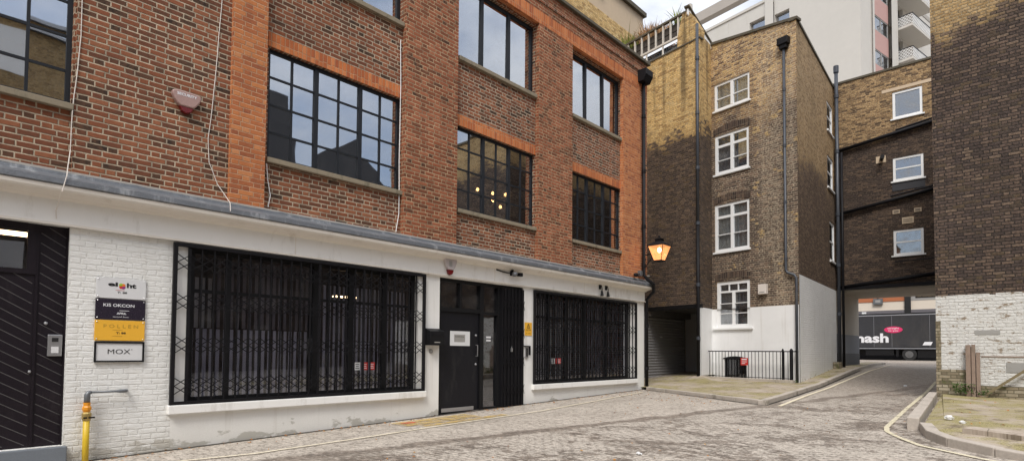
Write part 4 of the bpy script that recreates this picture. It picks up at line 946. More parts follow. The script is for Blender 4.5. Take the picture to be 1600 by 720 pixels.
# windows of the front
def arch(u0, u1, z, parent=B, fr=FB, mat='B', rise=.10, h=.24):
    m = MB(); n = 10
    for k in range(n):
        a, b = k / n, (k + 1) / n; f = lambda q: z + rise * 4 * q * (1 - q)
        ua, ub = u0 + (u1 - u0) * a, u0 + (u1 - u0) * b
        m.poly(fr, [(ua, f(a)), (ub, f(b)), (ub, f(b) + h), (ua, f(a) + h)], 0, .012)
    obj('brick_arch', m, mat, parent)
MT['archB'] = brick('dark_soldier_arch', BDRK, (.19, .15, .11), joint=.011, soldier=True)
for w in BW[1:]: arch(w[0] - .06, w[1] + .06, w[3] + .0, mat='archB')
a, b, c, e = BW[0]; mid = (a + b) / 2
WS = (.06, .07, .05, 'white')
w1_ = window(B, FB, a, b, c, e, [(mid, .11)], [], fw=.085, d=-.03, t=.07, mat='white', gl='gl_B', sill=WS, extra=[(a + .08, mid - .05, c + .42, c + .45), (mid + .05, b - .08, c + .42, c + .45)])
a, b, c, e = BW[1]; mid = (a + b) / 2
w2_ = window(B, FB, a, b, c, e, [(mid, .11)], [e - .42], fw=.10, d=-.03, t=.07, mat='white', gl='gl_B', sill=WS, hbar=.09, extra=[(a + .1, mid - .05, c + .5, c + .525), (mid + .05, b - .1, c + .5, c + .525)])
a, b, c, e = BW[2]; mid = (a + b) / 2
w3 = window(B, FB, a, b, c, e, [(mid, .11)], [e - .48], fw=.10, d=-.03, t=.07, mat='white', gl='gl_B', sill=WS, hbar=.09, extra=[(a + .1, mid - .05, c + .62, c + .645), (mid + .05, b - .1, c + .62, c + .645)])
a, b, c, e = BW[3]; mid = (a + b) / 2
w4 = window(B, FB, a, b, c, e, [], [e - .38], fw=.12, d=-.03, t=.07, mat='white', gl='gl_B', sill=(.09, .08, .12, 'white'), hbar=.07,
       extra=[(mid - .055, mid + .055, c + .12, e - .41), (a + .12, mid - .05, c + .50, c + .525), (mid + .05, b - .12, c + .50, c + .525), (a + .12, mid - .05, c + .86, c + .885), (mid + .05, b - .12, c + .86, c + .885),
              (a + .46, a + .49, e - .36, e - .12), (b - .49, b - .46, e - .36, e - .12)])
def drape(parent, u0, u1, z0, z1, fr=FB, d=-.2, mat='curtain', full=True):
    m = MB(); n = 40
    for k in range(n):
        a, b = u0 + (u1 - u0) * k / n, u0 + (u1 - u0) * (k + 1) / n; da, db = d + .025 * math.sin(k * 1.3), d + .025 * math.sin((k + 1) * 1.3); m.quad(fr.P(a, da, z0), fr.P(b, db, z0), fr.P(b, db, z1), fr.P(a, da, z1))
    obj('curtain', m, mat, parent, closed=False)
drape(w3, -3.0, -1.75, 5.1, 6.8, d=-.12, mat='net'); drape(w4, -2.9, -1.8, 2.4, 3.9, mat='blind', d=-.15)
drape(w1_, -3.0, -1.75, 10.4, 11.3, d=-.12, mat='net'); drape(w2_, -3.0, -1.75, 8.0, 9.0, d=-.16, mat='blind')  # topmost net is added to stand in for pale reflections on the glass
for (a, b, c, e) in SW: window(B, FS, a, b, c, e, [], [(c + e) / 2], fw=.09, d=-.02, t=.06, mat='white', gl='gl_B', sill=WS, hbar=.05)
# basement window with bars under a dark arch
bw = window(B, FB, -2.72, -1.85, .35, 1.20, [(-2.28, .04)], [], fw=.05, d=-.06, t=.05, mat='black', gl='gl_shop', name='basement_window')
m = MB()
for k in range(8): u = -2.66 + k * .107; m.tube([FB.P(u, .0, .36), FB.P(u, .0, 1.19)], .009, 6)
obj('bars', m, 'blackiron', bw)
m = MB(); n = 10
for k in range(n):
    a, b = k / n, (k + 1) / n; f = lambda q: 1.20 + .07 * 4 * q * (1 - q); ua, ub = -2.76 + .95 * a, -2.76 + .95 * b; m.poly(FB, [(ua, 1.17), (ub, 1.17), (ub, f(b)), (ua, f(a))], .013, .035)
obj('arch_head', m, 'black', bw)

# garage recess with roller shutter under the gable
m = MB(); y0, y1, xs_ = 19.78, 23.2, -11.42
m.box(W, -11.75, -11.43, y0, y1, .1, 3.3)
obj('recess_wall', m, 'shutter', B)
sh = MB(); z = .25
while z < 2.72:
    sh.quad((xs_ + .005, y0 + .1, z), (xs_ + .005, y1 - .1, z), (xs_ + .035, y1 - .1, z + .055), (xs_ + .035, y0 + .1, z + .055)); sh.quad((xs_ + .035, y0 + .1, z + .055), (xs_ + .035, y1 - .1, z + .055), (xs_ + .005, y1 - .1, z + .11), (xs_ + .005, y0 + .1, z + .11)); z += .11
so = obj('roller_shutter', sh, 'shutterface', B, closed=False); obj('shutter_housing', MB().box(W, -11.42, -11.15, y0 + .02, y1 - .02, 2.80, 3.12), 'shutter', so); obj('notice', MB().box(W, -11.385, -11.38, 20.9, 21.1, 1.98, 2.03), 'signwhite', so)
obj('recess_wall', MB().box(W, -11.42, -8.9, 23.2, 23.35, .2, 3.2), 'shutterface', B); obj('recess_wall', MB().prism([(-9.10, 19.38), (-9.02, 19.37), (-9.05, 23.2), (-9.15, 23.2)], .2, 3.05), 'shutter', B)
obj('recess_ceiling', MB().prism([(-11.5, 19.78), (-9.0, 19.35), (-9.1, 23.3), (-11.5, 23.3)], 3.05, 3.2), 'shutter', B); obj('beam', MB().box(FD, -2.62, .0, -.12, .02, 2.98, 3.12), 'black', B)

# roof terrace on the gable
T = thing('roof_terrace', FD.P(-1.8, -.1, 12.8), 'weathered timber balustrade with glass strip and planter boards on the yellow gable', 'roof terrace')
m = MB()
gs = MB(); gs.hexa([FD.P(-3.5, -.10, 12.80), FD.P(-.99, -.10, 12.80), FD.P(-.99, -.09, 12.80), FD.P(-3.5, -.09, 12.80), FD.P(-3.5, -.42, 13.30), FD.P(-.99, -.42, 13.30), FD.P(-.99, -.41, 13.30), FD.P(-3.5, -.41, 13.30)]); obj('glass_strip', gs, 'gl_terr', T)
m.box(FD, -3.5, -.97, -.19, -.10, 13.25, 13.32)
for u in (-3.4, -2.55, -1.75, -.98): m.box(FD, u - .02, u + .02, -.18, -.12, 12.8, 13.25)
obj('window_rail', m, 'baluster', T)
obj('planter_board', MB().box(FD, -3.9, -.97, -.34, -.26, 13.36, 13.62), 'planter_board', T); obj('planter_board', MB().box(FD, -3.9, -.97, -.36, -.26, 13.66, 13.93), 'planter_board', T)
m = MB(); u = -3.85
while u < -.95: m.box(FD, u - .025, u + .025, -.19, -.12, 13.32, 14.05); u += .352
obj('balustrade', m, 'baluster', T); obj('top_rail', MB().box(FD, -4.6, -.5, -.21, -.10, 14.05, 14.12), 'coping', T)
obj('end_post', MB().box(FD, -.56, -.44, -.22, -.08, 13.3, 14.28), 'baluster', T)
m = MB(); m.poly(FD, [(-1.0, 12.795), (0, 12.795), (0, 13.1), (-.5, 14.0), (-.78, 14.0), (-1.0, 13.2)], -.3, -.05); obj('brick_gable_end', m, 'D', T)
m = MB(); p0, p1 = FD.P(-.52, -.02, 14.12), FB.P(-3.25, 0, 13.0); v0, v1 = Vector(p0), Vector(p1)
m.hexa([tuple(v0 + Vector((-.02, -.02, -.26))), tuple(v0 + Vector((.03, -.03, -.26))), tuple(v1 + Vector((.05, -.03, -.20))), tuple(v1 + Vector((0, -.02, -.20)))] + [tuple(v0 + Vector((-.02, -.02, 0))), tuple(v0 + Vector((.03, -.03, 0))), tuple(v1 + Vector((.05, -.03, 0))), tuple(v1 + Vector((0, -.02, 0)))])
obj('barge_board', m, 'white', T); m = MB(); m.hexa([tuple(v0 + Vector((-.1, -.08, .005))), tuple(v0 + Vector((.1, -.08, .005))), tuple(v1 + Vector((.1, -.05, .005))), tuple(v1 + Vector((-.1, 0, .005)))] + [tuple(v0 + Vector((-.1, -.08, .06))), tuple(v0 + Vector((.1, -.08, .06))), tuple(v1 + Vector((.1, -.05, .06))), tuple(v1 + Vector((-.1, 0, .06)))]); obj('verge_capping', m, 'coping', T)
def tuft(name, fr, u0, u1, d, z, n, h, mat, label, cat='plant', spread=.18):
    m = MB(); cx, cy, _ = fr.P((u0 + u1) / 2, d, z)
    for k in range(n):
        u = random.uniform(u0, u1); dd = d + random.uniform(-spread, spread); hh = h * random.uniform(.4, 1.1) * (1 - .4 * abs((u - (u0 + u1) / 2) / ((u1 - u0) / 2 + 1e-6)))
        p = Vector(fr.P(u, dd, z)); a = random.uniform(0, 6.28); w = Vector((math.cos(a), math.sin(a), 0)) * .018; b = Vector((random.gauss(0, .35), random.gauss(0, .35), 0)) * hh
        q1 = p + b * .4 + Vector((0, 0, hh * .6)); q2 = p + b + Vector((0, 0, hh)); m.quad(p - w, p + w, q1 + w * .8, q1 - w * .8); m.quad(q1 - w * .8, q1 + w * .8, q2)
    return obj(name, m, mat, None, label, cat, closed=False)
tuft('grass_plant', FD, -4.7, -3.2, -.5, 13.7, 900, 1.05, 'grassgreen', 'green grass tufts at the left end of the roof terrace rail')
tuft('dry_grass_plant', FD, -3.5, -2.1, -.55, 13.9, 800, .85, 'grassdry', 'reddish dry grass growing above the terrace rail')
tuft('dry_grass_plant', FD, -2.2, -1.5, -.5, 13.9, 110, .5, 'grassdry', 'sparse dry stems at the middle of the terrace rail')
tuft('dry_grass_plant', FD, -1.45, -1.05, -.4, 13.95, 60, .75, 'grassgreen', 'thin upright plant near the right end of the terrace rail')

# pipes and boxes on the mottled building
t = thing('drainpipe', FD.P(-.03, .08, .6), 'tall dark soil pipe running the full height of the gable corner', 'drainpipe')
obj('pipe', MB().tube([FD.P(-.05, .08, .55), FD.P(-.05, .08, 6.0)], .06, 12), 'blackiron', t, smooth=True); obj('upper_pipe', MB().tube([FD.P(-.05, .08, 6.0), FD.P(-.05, .08, 13.25)], .055, 12), 'bluepipe', t, smooth=True)
for z in (1.9, 3.8, 6.0, 8.0, 10.0, 12.0): obj('collar', MB().tube([FD.P(-.05, .08, z - .06), FD.P(-.05, .08, z + .06)], .073, 12), 'bluepipe', t)
t = thing('drainpipe', FB.P(-.4, .08, 3.1), 'dark drainpipe with hopper head down the front of the mottled brick, cranked to the corner', 'drainpipe')
obj('pipe', MB().tube([FB.P(-.38, .09, 11.7), FB.P(-.38, .09, 4.15), FB.P(-.34, .09, 4.05), FB.P(-.10, .09, 3.95), FB.P(-.04, .09, 3.85), FB.P(-.04, .09, .45)], .045, 10), 'bluepipe', t, smooth=True)
m = MB(); m.box(FB, -.56, -.20, .0, .22, 11.72, 11.95); m.box(FB, -.50, -.26, .01, .18, 11.58, 11.72); obj('hopper', m, 'blackiron', t, bevel=.008)
for z in (10.2, 8.3, 6.4, 4.5): obj('collar', MB().tube([FB.P(-.38, .09, z - .05), FB.P(-.38, .09, z + .05)], .056, 10), 'bluepipe', t)
t = thing('meter_box', FB.P(-1.2, .05, 3.38), 'small white wall heater flue box beside the ground floor sash window', 'wall box'); obj('case', MB().box(FB, -1.33, -1.05, .0, .16, 3.40, 3.74), 'cream_box', t, bevel=.012); obj('slot', MB().box(FB, -1.28, -1.10, .16, .165, 3.45, 3.48), 'greymetal', t)
t = thing('vent_pipe', (-6.12, 26.0, .9), 'tall dark vent pipe in the corner between the alley wall and archway', 'drainpipe')
obj('pipe', MB().tube([(-6.12, 26.05, .85), (-6.12, 26.05, 13.0)], .07, 12), 'bluepipe', t, smooth=True); obj('cowl', MB().tube([(-6.12, 26.05, 13.0), (-6.12, 26.05, 13.28)], .10, 12), 'bluepipe', t)
for z in (3, 5, 7.1, 9.7, 12): obj('collar', MB().tube([(-6.12, 26.05, z - .07), (-6.12, 26.05, z + .07)], .09, 12), 'bluepipe', t)
t = thing('drainpipe', (-5.98, 25.9, .9), 'thinner black pipe standing in the alley corner beside the vent pipe', 'drainpipe'); obj('pipe', MB().tube([(-5.95, 25.98, .85), (-5.95, 25.98, 9.6)], .05, 10), 'blackiron', t, smooth=True)
obj('brick_plinth', MB().box(FS, 5.4, 6.1, .02, .25, .5, 1.05), 'Rbase', None, 'low reddish brick stub at the foot of the white alley wall', 'brick stub')

# railings in front of the basement
t = thing('railing', FB.P(-1.8, .45, .45), 'black iron railing in front of the white painted basement wall', 'railing')
rd = .42; m = MB(); zf = lambda u: .43 - u * .02
m.box(FB, -3.5, -.02, rd - .02, rd + .02, 1.43, 1.465); m.box(FB, -3.5, -.02, rd - .012, rd + .012, .56, .58); m.box(FB, -3.5, -3.46, .02, rd, 1.43, 1.465); m.box(FB, -.07, -.02, .02, rd, 1.43, 1.465); obj('rail', m, 'blackiron', t)
m = MB(); u = -3.42
while u < -.1: m.tube([FB.P(u, rd, .50), FB.P(u, rd, 1.44)], .011, 6); u += .125
obj('balusters', m, 'blackiron', t); m = MB()
for u, r in ((-3.28, .035), (-.34, .035), (-.06, .055)): obj('post', MB().tube([FB.P(u, rd, .38), FB.P(u, rd, 1.49), FB.P(u, rd, 1.54)], [r, r, r * .4], 8), 'blackiron', t)
obj('low_kerb', MB().box(FB, -3.25, .0, .33, .50, .3, .535), 'kerb', None, 'mossy stone kerb under the black railing', 'kerb stone', bevel=.01)
t = thing('warning_sign', FB.P(-1.75, .44, .95), 'small red notice fixed to the black railing', 'sign', None); obj('plate', MB().box(FB, -1.82, -1.55, rd + .012, rd + .02, .97, 1.22), 'signred', t)
obj('print', MB().box(FB, -1.78, -1.59, rd + .02, rd + .023, 1.15, 1.19).box(FB, -1.78, -1.59, rd + .02, rd + .023, 1.08, 1.10).box(FB, -1.78, -1.65, rd + .02, rd + .023, 1.02, 1.04), 'inkwhite', t)

# ------------------------------------------------------------------ archway building
Cb = thing('archway_building', (-3, 26.2, .8), 'dark sooted brick building bridging the alley over the archway', 'building')
CW = [(-4.20, -3.24, 10.56, 11.62), (-4.22, -3.24, 8.10, 9.02), (-4.24, -3.28, 5.20, 6.18)]
m = MB(); m.wall(FC, -6.4, 4, 3.98, 12.55, CW, 0, .15); m.wall(FC, -1.2, 4, -.2, 3.98); obj('wall', m, 'C', Cb, closed=False)
m = MB(); m.wall(Fr((0, 30), (1, 0), (0, 1)), -6.6, 4, 3.98, 12.5); m.wall(Fr((4, 0), (0, 1), (1, 0)), 26.2, 30, -.2, 12.5); m.wall(Fr((-6.6, 0), (0, 1), (-1, 0)), 26.2, 30, -.2, 12.5); obj('back_wall', m, 'plain_brick', Cb, closed=False)
obj('roof', MB().box(W, -6.5, 4, 26.25, 30, 12.3, 12.45), 'slate', Cb); obj('coping', MB().box(FC, -6.35, 4, -.3, .04, 12.55, 12.63), 'coping', Cb)
for k, (a, b, c, e) in enumerate(CW):
    w = window(Cb, FC, a, b, c, e, [], [] if k == 0 else [c + (e - c) * .52], fw=.085, d=-.02, t=.07, mat='white', gl='gl_C', sill=(.06, .06, .07, 'white'), hbar=.05)
    if k: drape(w, a + .08, b - .08, c + (e - c) * .55, e - .08, FC, -.13, 'blind')
obj('lintel', MB().box(FC, -4.55, -2.9, .0, .015, 11.68, 11.80), 'tan', Cb); obj('sill_band', MB().box(FC, -4.25, -3.2, .0, .015, 7.72, 8.02), 'interior', Cb)
# passage
obj('soffit', MB().box(W, -6.3, -1.0, 26.22, 29.95, 3.90, 3.975), 'passage', Cb)
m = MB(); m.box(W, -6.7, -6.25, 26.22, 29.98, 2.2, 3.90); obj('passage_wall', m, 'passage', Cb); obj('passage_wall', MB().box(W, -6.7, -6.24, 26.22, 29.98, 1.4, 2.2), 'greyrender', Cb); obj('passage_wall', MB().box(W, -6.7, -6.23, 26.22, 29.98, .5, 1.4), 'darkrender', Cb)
obj('passage_wall', MB().box(W, -1.25, -.9, 26.25, 29.98, .5, 3.90), 'passage', Cb)
# raking waste pipes
def rake(z0, z1, r, lb):
    t = obj('waste_pipe', MB().tube([(-6.1, 26.08, z0), (-2.6, 26.08, z1)], r, 8), 'blackiron', None, lb, 'drainpipe', smooth=True); return t
rake(9.71, 10.16, .075, 'long raking black waste pipe under the topmost archway window'); rake(7.09, 7.62, .07, 'long raking black waste pipe under the middle archway window'); rake(4.08, 4.42, .07, 'raking black waste pipe just over the archway opening')
obj('waste_pipe', MB().tube([(-4.1, 26.1, 10.08), (-2.7, 26.1, 10.28)], .04, 8), 'blackiron', None, 'short upper waste pipe close above the topmost raking pipe', 'drainpipe')
obj('waste_pipe', MB().tube([(-4.3, 26.1, 7.52), (-2.7, 26.1, 7.72)], .035, 8), 'blackiron', None, 'short upper waste pipe below the middle archway window', 'drainpipe')
obj('gutter', MB().box(FC, -6.1, -1.5, .01, .14, 3.97, 4.10), 'blackiron', None, 'black gutter along the top edge of the archway opening', 'gutter')
obj('waste_pipe', MB().tube([(-4.2, 26.12, 4.95), (-2.7, 26.12, 4.97)], .02, 6), 'blackiron', None, 'thin black cable pipe level under the lowest archway window', 'drainpipe')
t = thing('boiler_flue', (-4.55, 26.0, 9.0), 'short black boiler flue poking from a pale patch left of the middle archway window', 'flue'); obj('flue_pipe', MB().tube([(-4.6, 26.2, 9.07), (-4.5, 25.85, 9.07)], .075, 10), 'black', t); obj('wall_plate', MB().box(FC, -4.78, -4.45, .001, .015, 8.93, 9.2), 'tan', t)
for a, b, c, e, lb in ((-4.25, -4.02, 6.83, 6.98, 'small square vent plate left above the lowest archway window'), (-3.56, -3.33, 6.80, 6.95, 'small pale vent plate right above the lowest archway window'), (-3.95, -3.58, 6.40, 6.64, 'larger pale louvred vent centred above the lowest archway window')):
    t = thing('wall_vent', FC.P((a + b) / 2, .02, c), lb, 'vent'); obj('plate', MB().box(FC, a, b, .001, .025, c, e), 'tan', t); m = MB()
    for k in range(4): z = c + (e - c) * (.2 + .18 * k); m.box(FC, a + .03, b - .03, .025, .03, z, z + .012)
    obj('louvre', m, 'interior', t)

# ------------------------------------------------------------------ right hand building
Rb = thing('dark_brick_building', (2, 17.1, .5), 'tall soot dark brick wall of the near building with worn white painted base', 'building')
m = MB(); m.wall(FR, -1.93, 6, 2.60, 10.75); obj('wall', m, 'R', Rb, closed=False)
m = MB(); u = -1.93
while u < 6:
    e = min(6, u + random.choice((.11, .22, .34, .22))); m.wall(FR, u, e, -.1, 2.80 + random.choice((0, 0, .0, .025, -.03, .045)) + .02 * (u + 1.93) / 2, [], .006); u = e
obj('painted_wall', m, 'wb_R', Rb, closed=False)
obj('base_course', MB().box(FR, -1.94, -1.30, .0, .035, .2, 1.04).box(FR, -1.30, 6, 0, .03, .2, .68), 'Rbase', Rb)
obj('corner_strip', MB().box(FR, -1.935, -1.84, .0, .025, 1.05, 2.2), 'Rbase', Rb)
FRl = Fr((-1.93, 0), (0, 1), (-1, 0))
m = MB(); m.wall(FRl, 17.1, 26, -.1, 10.75); m.wall(Fr((6, 0), (0, 1), (1, 0)), 17.1, 26, -.1, 10.75); m.wall(Fr((0, 26), (1, 0), (0, 1)), -1.93, 6, -.1, 10.75); obj('side_wall', m, 'R', Rb, closed=False)
obj('roof', MB().box(W, -1.9, 5.97, 17.13, 26, 10.5, 10.7), 'slate', Rb); obj('coping', MB().box(FR, -1.98, 6.05, -.3, .05, 10.75, 10.84), 'coping', Rb)
obj('patch_repair', MB().box(FR, -.66, .6, .010, .016, 1.0, 1.22), 'greymetal', Rb); obj('patch_repair', MB().box(FR, -1.2, -.75, .010, .016, 1.86, 1.96), 'greymetal', Rb)
obj('rust_line', MB().box(FR, -1.09, 1.5, .008, .02, 1.34, 1.365), 'wood', Rb)  # thin strip standing in for a rust stain line, no timber rail
for k, (a, b, z1, d0, lb) in enumerate(((-1.37, -1.195, 1.62, .05, 'weathered reddish timber post against the white wall, left of a pair'), (-1.18, -1.11, 1.45, .05, 'shorter reddish timber post against the white wall, right of a pair'))):
    tb = MB().box(FR, a, b, d0, d0 + .10, .35, z1)
    if k == 0: tb = MB().box(FR, a, a + .09, d0, d0 + .10, .35, z1).box(FR, a + .105, b, d0 - .01, d0 + .09, .35, z1 + .01).box(FR, a + .02, b - .02, .012, d0 + .05, .4, z1 - .05)
    obj('timber_post', tb, 'wood', None, lb, 'post', 'pair of timber posts at the white wall', bevel=.006)
obj('timber_prop', MB().flat(FR, -1.0, .50, .1, 1.42, .055, .14, .19), 'plankwood', None, 'mossy slanted timber prop leaning against the white wall', 'timber')
obj('weed_plant', MB(), 'weed') if False else None
def weed(x, y, z, n, r, h, lb):
    m = MB()
    for k in range(n):
        a = random.uniform(0, 6.28); q = random.random() ** .5 * r; p = Vector((x + math.cos(a) * q, y + math.sin(a) * q * .5, z + random.uniform(0, h))); s = random.uniform(.015, .035)
        u = Vector((random.gauss(0, 1), random.gauss(0, 1), random.gauss(0, .6))).normalized(); v = u.cross(Vector((random.gauss(0, 1), random.gauss(0, 1), 1))).normalized(); m.quad(p - u * s, p - v * s * .5, p + u * s, p + v * s * .5)
    obj('weed_plant', m, 'weed', None, lb, 'weed', closed=False)
weed(-1.42, 16.93, .50, 260, .22, .22, 'bushy green weed at the foot of the timber posts'); weed(-1.05, 16.9, .48, 60, .15, .09, 'low weed right of the timber posts by the white wall')
weed(-6.0, 19.6, .46, 60, .2, .07, 'low weeds at the corner of the white painted wall')
# fallen leaves and crumbs of dirt along the frontage, yard kerb and planting bed
m = MB()
def scatter(n, f, zf):
    for k in range(n):
        x, y = f(); z = zf(x, y) + .012; s = random.uniform(.010, .028); a = random.uniform(0, 6.28); c_, s_ = math.cos(a) * s, math.sin(a) * s; h = random.uniform(0, .02)
        m.quad((x + c_, y + s_, z), (x - s_ * .6, y + c_ * .6, z + h), (x - c_, y - s_, z + h * .5), (x + s_ * .6, y - c_ * .6, z))
scatter(260, lambda: (-9.0 + abs(random.gauss(0, .22)), random.uniform(1.6, 15.4)), lambda x, y: zr(y))
scatter(200, lambda: (random.uniform(-8.7, -5.2), random.uniform(12.5, 15.6)), lambda x, y: zr(y))
scatter(140, lambda: (random.uniform(-1.5, 2), random.uniform(11.0, 16.9)), lambda x, y: zb(x, y) + .0)
scatter(150, lambda: (random.uniform(-8, -1.5), random.uniform(3.5, 16)), lambda x, y: zr(y))
obj('fallen_leaves', m, 'leaf', kind='stuff', closed=False)
# litter
def crumple(x, y, z, r, lb, mat='crumple'):
    m = MB().ball((x, y, z + r * .35), (r, r * .8, r * .45), 9, 6)
    m.v = [(a + random.uniform(-.3, .3) * r, b + random.uniform(-.3, .3) * r, max(z, c + random.uniform(-.25, .25) * r)) for a, b, c in m.v]; obj('litter', m, mat, None, lb, 'litter')
crumple(-1.18, 11.85, zb(-1.12, 11.95) - .04, .07, 'crumpled white paper litter beside the kerb of the planting bed, larger piece'); crumple(-.98, 11.45, zb(-1, 11.45) - .04, .045, 'small scrap of white litter nearer the bed kerb')
crumple(-3.1, 20.6, zr(20.6), .05, 'tiny white scrap of litter on the alley road')
crumple(-3.9, 6.6, zr(6.6), .04, 'flattened scrap of white litter on the road in front')

# ------------------------------------------------------------------ lorry in the street
L = thing('box_lorry', (-9.5, 51, .92), 'charcoal grey box lorry with white lettering parked across the alley end', 'lorry'); Fl = Fr((0, 50), (1, 0), (0, -1))
obj('box_body', MB().box(Fl, -14.6, -4.4, -2.4, 0, 1.85, 4.22), 'truck', L, bevel=.04)
obj('side_rail', MB().box(Fl, -14.62, -4.38, -.02, .03, 1.76, 1.83).box(Fl, -14.62, -4.38, -.02, .025, 4.22, 4.30), 'truckrail', L)
obj('body_panel', MB().box(Fl, -7.6, -6.45, .0, .012, 1.9, 4.18), 'truck', L)
m = MB()
for k in range(9): m.box(Fl, -14.0 + 1.14 * k, -13.985 + 1.14 * k, .0, .006, 1.88, 4.2)
obj('panel_joint', m, 'truckrail', L)
obj('chassis', MB().box(Fl, -16, -4.5, -1.7, -.6, 1.35, 1.75).box(Fl, -10.0, -8.2, -.35, -.05, 1.28, 1.72).box(Fl, -8.05, -7.9, -.2, -.02, 1.2, 1.7), 'black', L)
def wheel(x):
    w = obj('wheel', MB().tube([(x, 50.05, 1.36), (x, 50.38, 1.36)], .45, 28), 'rubber', L, smooth=False, bevel=.03)
    obj('rim', MB().tube([(x, 50.03, 1.36), (x, 50.06, 1.36)], .25, 20).tube([(x, 49.99, 1.36), (x, 50.06, 1.36)], .09, 12), 'wheelrim', w)
for x in (-7.25, -15.3): wheel(x)
obj('rear_box', MB().box(Fl, -6.75, -5.4, -.5, -.08, 1.12, 1.75), 'black', L)
obj('mudguard', MB().box(Fl, -7.85, -5.6, -.4, -.03, 1.74, 1.84), 'black', L)
cb = obj('cab', MB().poly(Fl, [(-17.1, 1.3), (-14.75, 1.3), (-14.75, 3.7), (-16.2, 3.8), (-16.9, 3.0), (-17.1, 2.3)], -2.3, -.05), 'truck', L, bevel=.06); obj('cab_window', MB().poly(Fl, [(-16.7, 2.5), (-15.3, 2.5), (-15.3, 3.4), (-16.3, 3.4)], -.05, -.035), 'ink', cb)
text('lettering', 'mash', Fl, -10.95, -8.50, 2.22, 2.92, .014, 'inkwhite', L, .035)
ov = MB(); n = 24; ov.poly(Fl, [(-8.2 + .58 * math.cos(2 * math.pi * k / n), 3.18 + .24 * math.sin(2 * math.pi * k / n)) for k in range(n)], .002, .014)
o = obj('oval_badge', ov, 'pink', L); text('badge_lettering', 'straight', Fl, -8.56, -7.84, 3.20, 3.34, .018, 'inkwhite', o, .01); text('badge_lettering', 'to you', Fl, -8.52, -7.9, 3.03, 3.15, .018, 'inkwhite', o, .01)
obj('reflector_plate', MB().poly(Fl, [(-6.45, 2.03), (-5.95, 2.03), (-5.85, 2.27), (-6.32, 2.27)], .013, .02), 'inkwhite', L)

# ------------------------------------------------------------------ tower across the street, with podium frontage
Tw = thing('tower_block', (-18, 56, .92), 'tall off white concrete tower block with pink panels and balconies', 'tower')
TP = 35.4
m = MB()
m.wall(FT, -7.5, 0, 8, 46, [(-7.45, -6.05, 31.0, 33.45)], 0, .5); m.wall(FT, -8.35, -7.5, 8, 46, [], .15); obj('wall', m, 'tower', Tw, closed=False)
m = MB(); m.wall(FT, -17.5, -8.35, 8, TP, [(-10.0, -8.42, 31.2, 33.85)], 0, .5); obj('parapet_wall', m, 'tower', Tw, closed=False)
m = MB()
for u in (-10.3, -12.3, -14.3): m.box(FT, u, u + .04, 0.0, .02, 33.9, TP)
m.box(FT, -17.5, -8.35, .0, .1, TP - .25, TP); obj('panel_joint', m, 'tower', Tw)
m = MB(); m.box(FT, -30, -8.3, -1.0, -.2, 36.85, 37.85); m.box(FT, -17.4, -16.9, -1.0, -.2, TP, 36.85); obj('roof_beam', m, 'towerbeam', Tw)
for a, b, c, e in ((-7.45, -6.05, 31.0, 33.45), (-10.0, -8.42, 31.2, 33.85)): window(Tw, FT, a, b, c, e, [], [], fw=.09, d=-.3, t=.1, mat='greymetal', gl='gl_far')
# alley facing side: window strip 2.4-5.6, fin, balcony bay 7-14
ws = []; ps = []
for k in range(-2, 5):
    z = 31.04 + 3.05 * k; ws.append((2.45, 5.65, z - 1.35, z)); 
m = MB(); m.wall(FU, 0, 2.45, 8, 46); m.wall(FU, 5.65, 7.0, 8, 46, [], .25); m.wall(FU, 7.0, 12.6, 8, 37.5, [(7.1, 9.4, 31.6 + 3.05 * k, 33.9 + 3.05 * k) for k in (-2, -1, 0)], -.2, .3); m.wall(FU, 12.6, 22, 8, 37.5, [(13.6, 14.0, 33.2 + 3.05 * k, 33.9 + 3.05 * k) for k in (-2, -1, 0)] + [(17, 18.5, 32.4 + 3.05 * k, 33.9 + 3.05 * k) for k in (-2, -1, 0)], -.05, .2)
m.wall(FU, 2.05, 2.45, 8, 46, [], .12); obj('side_wall', m, 'tower', Tw, closed=False)
obj('side_parapet', MB().box(FU, 7.0, 22, -.4, .25, 37.5, 38.1), 'white', Tw)
m = MB()
for k in range(-2, 5): z = 31.04 + 3.05 * k; m.wall(FU, 2.45, 5.65, z, z + 1.70, [], -.04)
obj('pink_panel', m, 'towerpink', Tw, closed=False)
for a, b, c, e in ws[:5]:
    w = window(Tw, FU, a, b, c, e, [(a + 1.7, .1)], [], fw=.10, d=-.06, t=.08, mat='greymetal', gl='gl_far'); drape(w, a + 1.8, b - .1, c + .1, e - .1, FU, -.3, 'curtain')
for k in (-2, -1, 0, 1):
    z = 31.15 + 3.05 * k
    bl = obj('balcony', MB().box(FU, 7.15, 12.2, -.2, 1.35, z - .22, z), 'tower', Tw)
    m = MB()
    for (fa, ua, ub) in ((0, 7.2, 12.15),):
        n = 18; p = (ub - ua) / n
        for q in range(n):
            x0, x1 = ua + q * p, ua + (q + 1) * p
            for zz in (z + .05, z + .33, z + .61): m.flat(FU, x0, zz, x1, zz + .28, .045, 1.30, 1.34); m.flat(FU, x0, zz + .28, x1, zz, .045, 1.30, 1.34)
    Fe = Fr(FU.P(7.2, 0, 0)[:2], (FU.n[0], FU.n[1]), (-FU.t[0], -FU.t[1])); n = 5; p = 1.3 / n
    for q in range(n):
        for zz in (z + .05, z + .33, z + .61): m.flat(Fe, q * p, zz, (q + 1) * p, zz + .28, .045, 0, .04); m.flat(Fe, q * p, zz + .28, (q + 1) * p, zz, .045, 0, .04)
    obj('balustrade', m, 'white', bl); obj('handrail', MB().box(FU, 7.15, 12.2, 1.28, 1.36, z + .90, z + .96).box(FU, 7.15, 7.23, 0, 1.36, z + .90, z + .96), 'steel', bl)
    obj('balcony_window', MB().box(FU, 7.3, 9.3, -.45, -.40, z + .1, z + 2.2), 'gl_far', bl)
